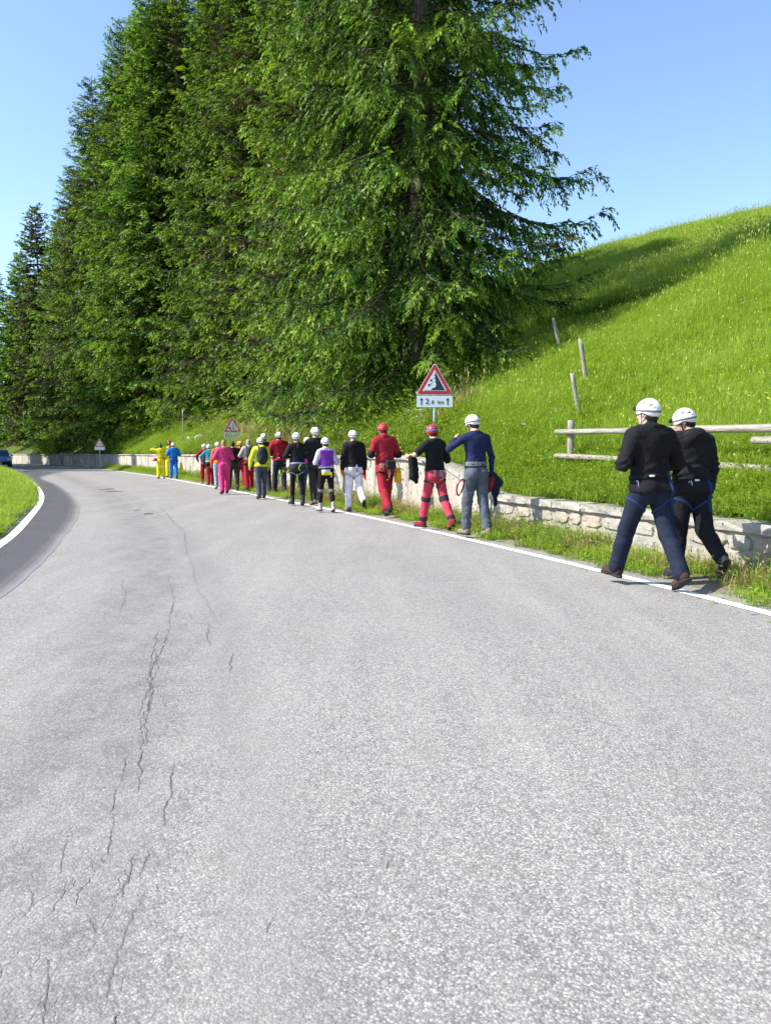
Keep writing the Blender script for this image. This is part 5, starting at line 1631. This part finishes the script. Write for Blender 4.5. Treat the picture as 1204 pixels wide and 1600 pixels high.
# red sling loop at his left
bm = bmesh.new()
c = [(.0 + .055 * math.cos(t), 0.0, -.12 + .13 * math.sin(t) + .02 * math.sin(2 * t)) for t in np.linspace(0, 2 * math.pi, 15)]
bm_tube(bm, c, .013, 6, False)
sl = link('sling', from_bm('sling', bm, True), None, fb('darkred')); sl.location = world_of(2, -.24, -.02, .86); sl.rotation_euler = (0, .35, FIGS[2][2]['turn'])
tag(sl, 'dark red webbing sling hanging left of the grey trousers', 'sling')
# dark cloth held by the walker in rose trousers
w4 = FIGS[3][1].arms[0][1]
cb = blob('carried_coat', lambda P: smin(cone(P, (0, 0, .02), (.03, 0, -.30), .075, .085), cone(P, (.05, .0, -.05), (.09, .0, -.38), .06, .05), .05) + folds(P, .014, 4), (-.18, -.16, -.5), (.26, .16, .16), .0105, fb('black'), world_of(3, w4[0] + .02, w4[1] + .1, w4[2] - .08), FIGS[3][2]['turn'], 'black coat slung over the left arm of the rose trousered walker', 'coat')
# helmet held by the person in yellow
hq = blob('spare_helmet', lambda P: np.maximum(ell(P, (0, 0, 0), (.13, .15, .13)), -.045 - P[:, 2]), (-.16, -.18, -.1), (.16, .18, .16), .014, M_HRED, world_of(21, -.30, .02, .95), 0, 'orange red helmet hanging at the left of the yellow overalls', 'helmet')
blob('rim_band', lambda P: np.maximum(ell(P, (0, 0, 0), (.136, .156, .136)), np.abs(P[:, 2] + .035) - .014), (-.16, -.18, -.1), (.16, .18, .16), .012, M_LINER, None, 0, parent=hq)

# ------------------------------------------------------------------ road signs
M_SRED = plain('sign_red', (.46, .012, .02), .4, .5, var=.06)
M_SWHITE = plain('sign_white', (.66, .70, .74), .4, .5, var=.04)
M_SGREY = plain('sign_grey', (.44, .49, .50), .5, .4, var=.08)
M_SBLACK = plain('sign_black', (.012, .016, .035), .4, .5)
M_SBACK = plain('sign_back', (.3, .31, .32), .5, .5, .4)
M_GALV = plain('galvanised', (.42, .50, .54), .45, .5, .35)
def rtri(side, r, n=5, z0=0.0):
    """equilateral outline, base at z0, corners rounded by r"""
    h = side * math.sqrt(3) / 2
    C = [(-side / 2 + r * math.sqrt(3), z0 + r), (side / 2 - r * math.sqrt(3), z0 + r), (0, z0 + h - 2 * r)]
    out = []
    for (cx, cz), a0 in zip(C, (150, 270, 30)):
        for k in range(n + 1):
            a = R(a0 + 120 * k / n)
            out.append((cx + r * math.cos(a), cz + r * math.sin(a)))
    return out
def poly(name, pts, y0, depth, mat, parent):
    bm = bmesh.new()
    bm_prism(bm, pts, depth, Matrix.Translation((0, y0, 0)))
    bmesh.ops.recalc_face_normals(bm, faces=bm.faces)
    return link(name, from_bm(name, bm), parent, mat)
def lettering(txt, size, x, z, y, mat, parent):
    cu = bpy.data.curves.new('lettering', 'FONT')
    cu.body = txt; cu.size = size; cu.align_x = 'CENTER'; cu.extrude = .001; cu.offset = size * .010
    tmp = bpy.data.objects.new('lettering_curve', cu)
    me = bpy.data.meshes.new_from_object(tmp)
    bpy.data.objects.remove(tmp)
    o = link('lettering', me, parent, mat)
    o.location = (x, y, z); o.rotation_euler = (R(90), 0, 0)
    return o
def road_sign(x, y, zb, side, yaw, label, kind, number, faded=False):
    gz = max(0.0, float(hill_z(x, y)[0])) if curve_coords(x, y)[1][0] > .3 else 0.0
    root = empty('road_sign', (x, y, gz), yaw)
    tag(root, label, 'road sign', 'rockfall and bend warning signs')
    z0 = zb - gz
    white = M_SGREY if faded else M_SWHITE
    bm = bmesh.new(); bm_tube(bm, [(0, .035, -.4), (0, .035, z0 + side * .7)], .032 if side > .8 else .03, 10); link('post', from_bm('post', bm, True), root, M_GALV)
    k = side / .9
    tri = lambda s, r, dz: [(px * 1, pz + dz) for px, pz in rtri(s * k, r * k)]
    pl = poly('warning_plate', tri(.9, .045, z0), 0, .012, M_SWHITE, root)
    poly('red_border', tri(.855, .035, z0 + .013 * k), -.004, .003, M_SRED, pl)
    poly('white_field', tri(.585, .006, z0 + .092 * k), -.0075, .003, white, pl)
    P = lambda q: [(a * k, z0 + b * k) for a, b in q]
    yf = -.011
    if kind == 'rock':
        poly('cliff', P([(.245, .112), (.012, .542), (-.002, .528), (.012, .50), (-.004, .462), (.01, .43), (-.006, .40), (.022, .352), (.004, .31), (.036, .262), (.03, .215), (.008, .172), (-.045, .168), (-.085, .112)]), yf, .003, M_SBLACK, pl)
        poly('base_line', P([(-.25, .108), (.262, .108), (.262, .114), (-.25, .114)]), yf - .001, .003, M_SBLACK, pl)
        for cx, cz, r in ((-.135, .235, .030), (-.085, .345, .028), (-.08, .262, .015), (-.035, .385, .014), (-.03, .475, .010), (-.05, .30, .007)):
            poly('rock_symbol', P([(cx + r * math.cos(t) * random.uniform(.88, 1.1), cz + r * math.sin(t)) for t in np.linspace(0, 2 * math.pi, 9)[:-1]]), yf, .003, M_SBLACK, pl)
    elif kind == 'ice':
        poly('car_symbol', P([(-.20, .20), (-.175, .25), (-.12, .27), (-.085, .21), (-.06, .12), (-.09, .115), (-.105, .16), (-.15, .165), (-.165, .195)]), yf, .003, M_SBLACK, pl)
        M_PALE = plain('faded_symbol', (.27, .32, .33), .5, .4)
        poly('fir_symbol', P([(0, .44), (.06, .33), (.03, .33), (.10, .21), (.06, .21), (.14, .115), (-.02, .115), (0, .2), (-.03, .2), (-.01, .3), (-.045, .3)]), yf, .003, M_PALE, pl)
    else:
        poly('car_symbol', P([(-.03, .30), (.02, .33), (.08, .26), (.11, .19), (.07, .17), (.045, .22), (-.02, .23)]), yf, .003, M_SBLACK, pl)
    hp = .27 * k
    z1 = z0 - .02 * k
    pn = poly('distance_plate', [(-.43 * k, z1 - hp), (.43 * k, z1 - hp), (.43 * k, z1), (-.43 * k, z1)], 0, .012, white, root)
    if number:
        for s in (-1, 1):
            cx = s * .315 * k
            c0 = z1 - hp * .5
            poly('arrow', [(cx - .014 * k, c0 - .085 * k), (cx + .014 * k, c0 - .085 * k), (cx + .014 * k, c0 + .03 * k), (cx + .043 * k, c0 + .03 * k), (cx, c0 + .088 * k), (cx - .043 * k, c0 + .03 * k), (cx - .014 * k, c0 + .03 * k)], -.004, .003, M_SBLACK, pn)
        base = z1 - hp * .5 - .058 * k
        a, b = number
        lettering(a, .185 * k, -.178 * k, base, -.0045, M_SBLACK, pn)
        lettering(b, .125 * k, -.058 * k, base, -.0045, M_SBLACK, pn)
        lettering('km', .13 * k, .145 * k, base, -.0045, M_SBLACK, pn)
    return root
def sign_at(col, depth, bottom_row, **kw):
    x = (col - 602) / 1200 * depth
    return road_sign(x, depth, z_at_row(bottom_row, depth), **kw)
sign_at(678, 18.6, 617, side=.9, yaw=R(2), label='red bordered triangle of rocks falling from a cliff above a plate reading 2.8 km', kind='rock', number=('2', '.8'))
sign_at(364.5, 37.5, 675.5, side=.9, yaw=R(8), label='faded triangular warning sign with black car symbol above a 3.6 km plate', kind='ice', number=('3', '.6'), faded=True)
sign_at(157.5, 68.5, 698, side=.9, yaw=R(14), label='distant shaded warning triangle with white plate standing behind the far wall', kind='bend', number=None)

# ------------------------------------------------------------------ wooden fence and posts on the meadow
def wood():
    t = NT('weathered_wood')
    c = t.coord('Object')
    g_ = t.noise(t.mapping(c, (14, 14, 1.2)), 3, 6, .7)
    col = t.mix(t.ramp(g_, [(.3, 0), (.7, 1)]), (.13, .112, .095), (.42, .39, .34))
    col = t.mix(t.ramp(t.noise(c, 6, 4, .6), [(.52, 0), (.7, .7)]), col, (.24, .21, .17))
    t.bump(g_, .9, .012)
    return t.set(col, .9, .15)
M_WOOD = wood()
def log(name, a, b, ra, rb, parent=None, n=9, seg=7):
    a, b = Vector(a), Vector(b)
    ax = (b - a)
    L_ = ax.length
    bm = bmesh.new()
    ph = random.uniform(0, 6)
    pts = [(.012 * math.sin(ph + 3 * t) + random.gauss(0, .003), .010 * math.cos(ph * 2 + 4 * t), L_ * t) for t in np.linspace(0, 1, seg + 1)]
    bm_tube(bm, pts, [(ra + (rb - ra) * t) * random.uniform(.93, 1.07) for t in np.linspace(0, 1, seg + 1)], n, True, .05)
    o = link(name, from_bm(name, bm, True), parent, M_WOOD)
    o.matrix_basis = Matrix.Translation(a - (parent.location if parent is not None else Vector())) @ ax.to_track_quat('Z', 'Y').to_matrix().to_4x4()
    return o
def sd_at(col, d):
    """point d metres beyond the wall at photograph column col"""
    C = WL + WN * d
    k = at_bearing(col, C)
    return C[k], WSL[k]
p0, s0 = sd_at(893, 1.35)
fence = empty('wooden_fence', (p0[0], p0[1], float(hill_z(*p0)[0])))
tag(fence, 'weathered log fence of two rails behind the low stone wall', 'fence')
def fpt(s, z, d=1.35):
    x = np.interp(s, WSL, WL[:, 0]) + np.interp(s, WSL, WN[:, 0]) * d; y = np.interp(s, WSL, WL[:, 1]) + np.interp(s, WSL, WN[:, 1]) * d
    return Vector((float(x), float(y), float(z)))
s1 = s0 - 4.75
fl = []
for s_, zt in ((s0, 1.97), (s1, 1.84), (s1 - 4.2, 1.7)):
    b = fpt(s_, 0); g_ = float(hill_z(b.x, b.y)[0])
    fl.append(log('post', (b.x + .02, b.y, g_ - .3), (b.x - .01, b.y, zt), .066, .058, fence))
fl.append(log('rail', fpt(s0 + .32, 1.775, 1.24), fpt(s1 - .3, 1.66, 1.22), .045, .058, fence, seg=12))
fl.append(log('rail', fpt(s1 + .42, 1.535, 1.23), fpt(s1 - 4.5, 1.42, 1.24), .048, .06, fence, seg=12))
fl.append(log('rail', fpt(s0 + .30, 1.325, 1.24), fpt(s1 - .2, 1.15, 1.22), .045, .058, fence, seg=12))
fl.append(log('rail', fpt(s1 + .5, 1.02, 1.23), fpt(s1 - 4.5, .95, 1.24), .055, .06, fence, seg=12))

def hill_hit(px, py):
    """where the sight line at px, py meets the hillside"""
    u = (px - 602) / 1200
    t = np.arange(8, 150, .1)
    z = z_at_row(py, t)
    g_ = hill_z(u * t, t); s_, d_ = curve_coords(u * t, t)
    hit = (g_ > z) & (d_ > .3)
    k = np.argmax(hit) if hit.any() else np.argmax(d_ > 1.0)
    return np.array([u * t[k], t[k], g_[k]])
for (bx, by, tx, ty, r, lab) in [(906, 660, 890, 583, .052, 'lowest of the three leaning grey posts, just above the fence end'),
                                 (914, 606, 901, 530, .052, 'middle leaning grey post on the meadow, set furthest to the right'),
                                 (873, 556, 859, 497, .052, 'uppermost leaning grey post on the meadow at the edge of the tree shade'),
                                 (768, 545, 761, 512, .06, 'shaded wooden post standing under the broad spruce')]:
    b = hill_hit(bx, by)
    top = Vector(((tx - 602) / 1200 * b[1], b[1], z_at_row(ty, b[1])))
    bb = Vector(b)
    o = log('fence_post', bb - (top - bb) * .3, top, r, r * .88)
    tag(o, lab, 'post', 'old posts up the meadow')
    if by == 556: pw = top
    if by == 545: pv = top
bm = bmesh.new()
bm_tube(bm, [pw.lerp(pv, t) + Vector((0, 0, -.25 - .9 * t * (1 - t))) for t in np.linspace(0, 1, 12)], .006, 4)
wi = link('fence_wire', from_bm('fence_wire', bm, True), None, M_TWIG)
tag(wi, 'sagging wire strung from the uppermost post into the tree shade', 'wire')

pts_ = []
for _ in range(46):
    h_ = hill_hit(random.gauss(654, 9), random.gauss(676, 9)); pts_.append(h_ - np.array([0, 0, .05]))
for _ in range(14):
    h_ = hill_hit(random.gauss(628, 8), random.gauss(686, 6)); pts_.append(h_ - np.array([0, 0, .05]))
scatter('white_umbels', np.array(pts_), C_FLOW, rng.uniform(.8, 1.3, len(pts_)))

# thin snow pole beyond the wall
q, s_ = sd_at(287, 1.0)
gz = float(hill_z(*q)[0])
root = empty('marker_pole', (q[0], q[1], gz)); tag(root, 'thin tall grey marker pole with white tip behind the wall', 'pole')
zt = z_at_row(640, q[1]) - gz
bm = bmesh.new(); bm_tube(bm, [(0, 0, -.3), (.02, 0, zt * .8)], .018, 8); link('shaft', from_bm('shaft', bm, True), root, plain('pole_grey', (.24, .25, .22), .6))
bm = bmesh.new(); bm_tube(bm, [(.02, 0, zt * .8), (.025, 0, zt)], .024, 8); link('white_tip', from_bm('white_tip', bm, True), root, plain('pole_white', (.7, .7, .68), .5))

# red paint mark on the tall wall
kk = at_bearing(573)
bm = bmesh.new()
sA = WSL[kk]
vv = [bm.verts.new(wpos(sA + a, -.040, b)) for a, b in ((-.075, .72), (.07, .72), (.075, .93), (-.07, .925))]
vv2 = [bm.verts.new(wpos(sA + a, -.030, b)) for a, b in ((-.075, .72), (.07, .72), (.075, .93), (-.07, .925))]
bm.faces.new(vv); bm.faces.new(list(reversed(vv2)))
for i in range(4): bm.faces.new((vv[i], vv2[i], vv2[(i + 1) % 4], vv[(i + 1) % 4]))
bmesh.ops.recalc_face_normals(bm, faces=bm.faces)
o = link('red_mark', from_bm('red_mark', bm), high, plain('red_mark', (.55, .03, .025), .7)); o.matrix_parent_inverse = high_inv

# ------------------------------------------------------------------ rocks and shrubs on the bank
M_ROCK = stone_mat('bank_rock', [(.5, .48, .44), (.42, .40, .37)], .3)
def rock(px, py, w, lab):
    b = hill_hit(px, py)
    bm = bmesh.new()
    bmesh.ops.create_icosphere(bm, subdivisions=3, radius=1)
    for v in bm.verts:
        n = float(vnoise(np.array([[v.co.x * 1.7 + px, v.co.y * 1.7, v.co.z * 1.7]]), 3)[0]) + .4 * float(vnoise(np.array([[v.co.x * 4 + px, v.co.y * 4, v.co.z * 4]]), 5)[0])
        v.co *= 1 + .28 * n
        v.co.x *= w; v.co.y *= w * .8; v.co.z *= w * .62
    o = link('boulder', from_bm('boulder', bm, False), None, M_ROCK)
    o.location = b + np.array([0, .1, w * .25])
    return tag(o, lab, 'rock', 'pale rocks on the bank')
rock(301, 689, .42, 'pale upright boulder on the bank right of the marker pole')
rock(317, 690, .50, 'broad white boulder on the bank above the person in red overalls')
rock(331, 687, .40, 'white boulder on the bank above the teal jacket')
rock(341, 680, .55, 'largest pale rock of the outcrop left of the smaller triangular sign')
rock(309, 681, .30, 'small pale rock above the others on the bank')

def leaf_cloud(seed, n, sx, sz, leaf):
    g = np.random.default_rng(seed)
    nc = 14
    cc = g.normal(0, 1, (nc, 3)); cc /= np.linalg.norm(cc, axis=1)[:, None]; cc *= g.uniform(.35, .85, (nc, 1)); cc[:, 2] = np.abs(cc[:, 2])
    k = g.integers(0, nc, n)
    P = cc[k] + g.normal(0, .17, (n, 3))
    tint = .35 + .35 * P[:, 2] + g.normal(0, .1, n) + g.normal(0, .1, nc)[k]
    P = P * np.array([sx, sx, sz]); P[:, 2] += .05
    d = unit(P * np.array([1, 1, .4]) + g.normal(0, .5, (n, 3)) * sx)
    s = unit(np.cross(d, g.normal(0, 1, (n, 3))))
    L = leaf * g.uniform(.7, 1.3, (n, 1))
    Q = np.stack([P, P + d * L * .5 + s * L * .3, P + d * L, P + d * L * .5 - s * L * .3], 1).reshape(-1, 3)
    me = mesh_np('foliage', Q, np.arange(n * 4).reshape(-1, 4))
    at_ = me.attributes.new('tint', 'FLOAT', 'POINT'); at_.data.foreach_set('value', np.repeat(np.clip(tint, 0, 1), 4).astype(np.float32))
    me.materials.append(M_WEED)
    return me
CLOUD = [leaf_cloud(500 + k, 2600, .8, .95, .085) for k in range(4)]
def stems(h):
    bm = bmesh.new()
    for k in range(7):
        a = random.uniform(0, 6.28)
        bm_tube(bm, [(0.04 * math.cos(a), .04 * math.sin(a), -.15), (.3 * math.cos(a), .3 * math.sin(a), .5 * h), (.5 * math.cos(a), .5 * math.sin(a), .85 * h)], [.014, .010, .004], 5)
    me = from_bm('stem', bm, True); me.materials.append(M_TWIG)
    return me
STEM = stems(1.0)
SHRUBS = [(216, 690, 1.5, 'bright leafy shrub on the bank left of the yellow overalls'), (243, 676, 1.7, 'tall light green shrub above the yellow overalls'),
          (270, 672, 1.5, 'leafy shrub beside the thin marker pole'), (196, 696, 1.2, 'low shrub at the shaded end of the bank'),
          (232, 655, 1.6, 'shrub under the hanging spruce limbs above the yellow overalls'), (300, 662, 1.1, 'shrub above the pale boulders'),
          (352, 640, 1.2, 'dark leafy shrub above the smaller triangular sign'), (93, 703, 2.0, 'sunlit bush hanging over the far wall near the pillar'),
          (78, 704, 1.6, 'darker bush beside the sunlit one over the far wall'), (462, 650, .6, 'shrub on the bank above the ponytailed walker'),
          (520, 640, 1.0, 'leafy bush on the bank between the purple vest and the spruces'), (545, 660, .9, 'bush on the bank just above the white trousered walker'),
          (575, 640, 1.1, 'bush under the spruces left of the red suited walker'), (612, 655, .6, 'bush beside the post of the falling rocks sign'),
          (735, 600, 1.0, 'leafy shrub right of the falling rocks sign at the foot of the broad spruce'), (720, 575, 1.2, 'taller shrub in the shade right of the falling rocks sign'),
          (1085, 590, .35, 'small leafy plant alone on the open meadow'), (1180, 560, .4, 'coarse leafy plant high on the meadow near the right')]
for i, (px, py, sc, lab) in enumerate(SHRUBS):
    b = hill_hit(px, py)
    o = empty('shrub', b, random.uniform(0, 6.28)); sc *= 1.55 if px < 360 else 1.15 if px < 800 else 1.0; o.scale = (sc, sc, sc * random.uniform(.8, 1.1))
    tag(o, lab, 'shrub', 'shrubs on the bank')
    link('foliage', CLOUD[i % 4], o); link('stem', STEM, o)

# ------------------------------------------------------------------ blue car coming round the bend
def car(x, y, yaw):
    root = empty('parked_car', (x, y, 0.0), yaw)
    root.name = 'car'
    tag(root, 'blue car coming round the bend at the left edge, half hidden by grass', 'car')
    paint_ = plain('car_blue', (.05, .13, .38), .25, .6, .3, var=.04)
    glass = plain('car_glass', (.05, .09, .17), .06, .7)
    def loft(name, secs, mat, parent=root):
        bm = bmesh.new(); rings = []
        for yy, pts in secs: rings.append([bm.verts.new((a, yy, b)) for a, b in pts])
        n = len(rings[0])
        for i in range(len(rings) - 1):
            for k in range(n): bm.faces.new((rings[i][k], rings[i][(k + 1) % n], rings[i + 1][(k + 1) % n], rings[i + 1][k]))
        bm.faces.new(rings[0]); bm.faces.new(rings[-1])
        bmesh.ops.recalc_face_normals(bm, faces=bm.faces)
        bmesh.ops.bevel(bm, geom=list(bm.edges), offset=.03, segments=2, affect='EDGES', profile=.6)
        return link(name, from_bm(name, bm, True), parent, mat)
    def sec(w, z0, z1): return [(-w, z0), (w, z0), (w * 1.0, z1 - .12), (w * .9, z1), (-w * .9, z1), (-w, z1 - .12)]
    loft('body', [(-2.1, sec(.80, .3, .78)), (-1.75, sec(.90, .22, .95)), (-.6, sec(.92, .2, 1.02)), (1.2, sec(.92, .2, 1.06)), (2.0, sec(.88, .26, 1.05)), (2.15, sec(.82, .35, .95))], paint_)
    def sec2(w, z0, wt, zt): return [(-w, z0), (w, z0), (w * .99, z0 + .05), (wt, zt), (-wt, zt), (-w * .99, z0 + .05)]
    loft('cabin', [(-.95, sec2(.78, .98, .74, 1.06)), (-.25, sec2(.82, 1.0, .66, 1.60)), (1.1, sec2(.82, 1.02, .66, 1.64)), (1.95, sec2(.78, 1.02, .62, 1.40))], paint_)
    def pane(name, q):
        bm = bmesh.new(); vs_ = [bm.verts.new(p_) for p_ in q]; bm.faces.new(vs_)
        r_ = bmesh.ops.solidify(bm, geom=list(bm.faces), thickness=.012)
        bmesh.ops.recalc_face_normals(bm, faces=bm.faces)
        return link(name, from_bm(name, bm), root, glass)
    pane('windscreen', [(-.70, -.93, 1.09), (.70, -.93, 1.09), (.62, -.33, 1.56), (-.62, -.33, 1.56)])
    for s in (-1, 1):
        pane('side_window', [(s * .835, -.4, 1.12), (s * .835, .95, 1.12), (s * .69, .95, 1.56), (s * .69, -.15, 1.55)])
        bm = bmesh.new(); bm_box(bm, Vector((s * .62, -2.02, .72)), (.17, .12, .075), None, .03); link('headlight', from_bm('headlight', bm, True), root, plain('lamp_glass', (.75, .77, .78), .1, .8))
        bm = bmesh.new(); bm_box(bm, Vector((s * 1.0, -.62, 1.12)), (.11, .05, .07), None, .03); link('mirror', from_bm('mirror', bm, True), root, paint_)
        for yy in (-1.35, 1.35):
            bm = bmesh.new(); bm_tube(bm, [(s * .70, yy, .32), (s * .74, yy, .32), (s * .88, yy, .32), (s * .92, yy, .32)], [.29, .32, .32, .29], 20)
            wh = link('wheel', from_bm('wheel', bm, True), root, M_SOLE)
            bm = bmesh.new(); bm_tube(bm, [(s * .88, yy, .32), (s * .925, yy, .32)], [.2, .19], 14); link('rim', from_bm('rim', bm, True), wh, M_METAL)
    bm = bmesh.new(); bm_box(bm, Vector((0, -2.10, .42)), (.72, .06, .10), None, .03); link('grille', from_bm('grille', bm, True), root, M_SOLE)
    return root
cr = car(-40.0, 80.0, R(30)); cr.scale = (1.08,) * 3
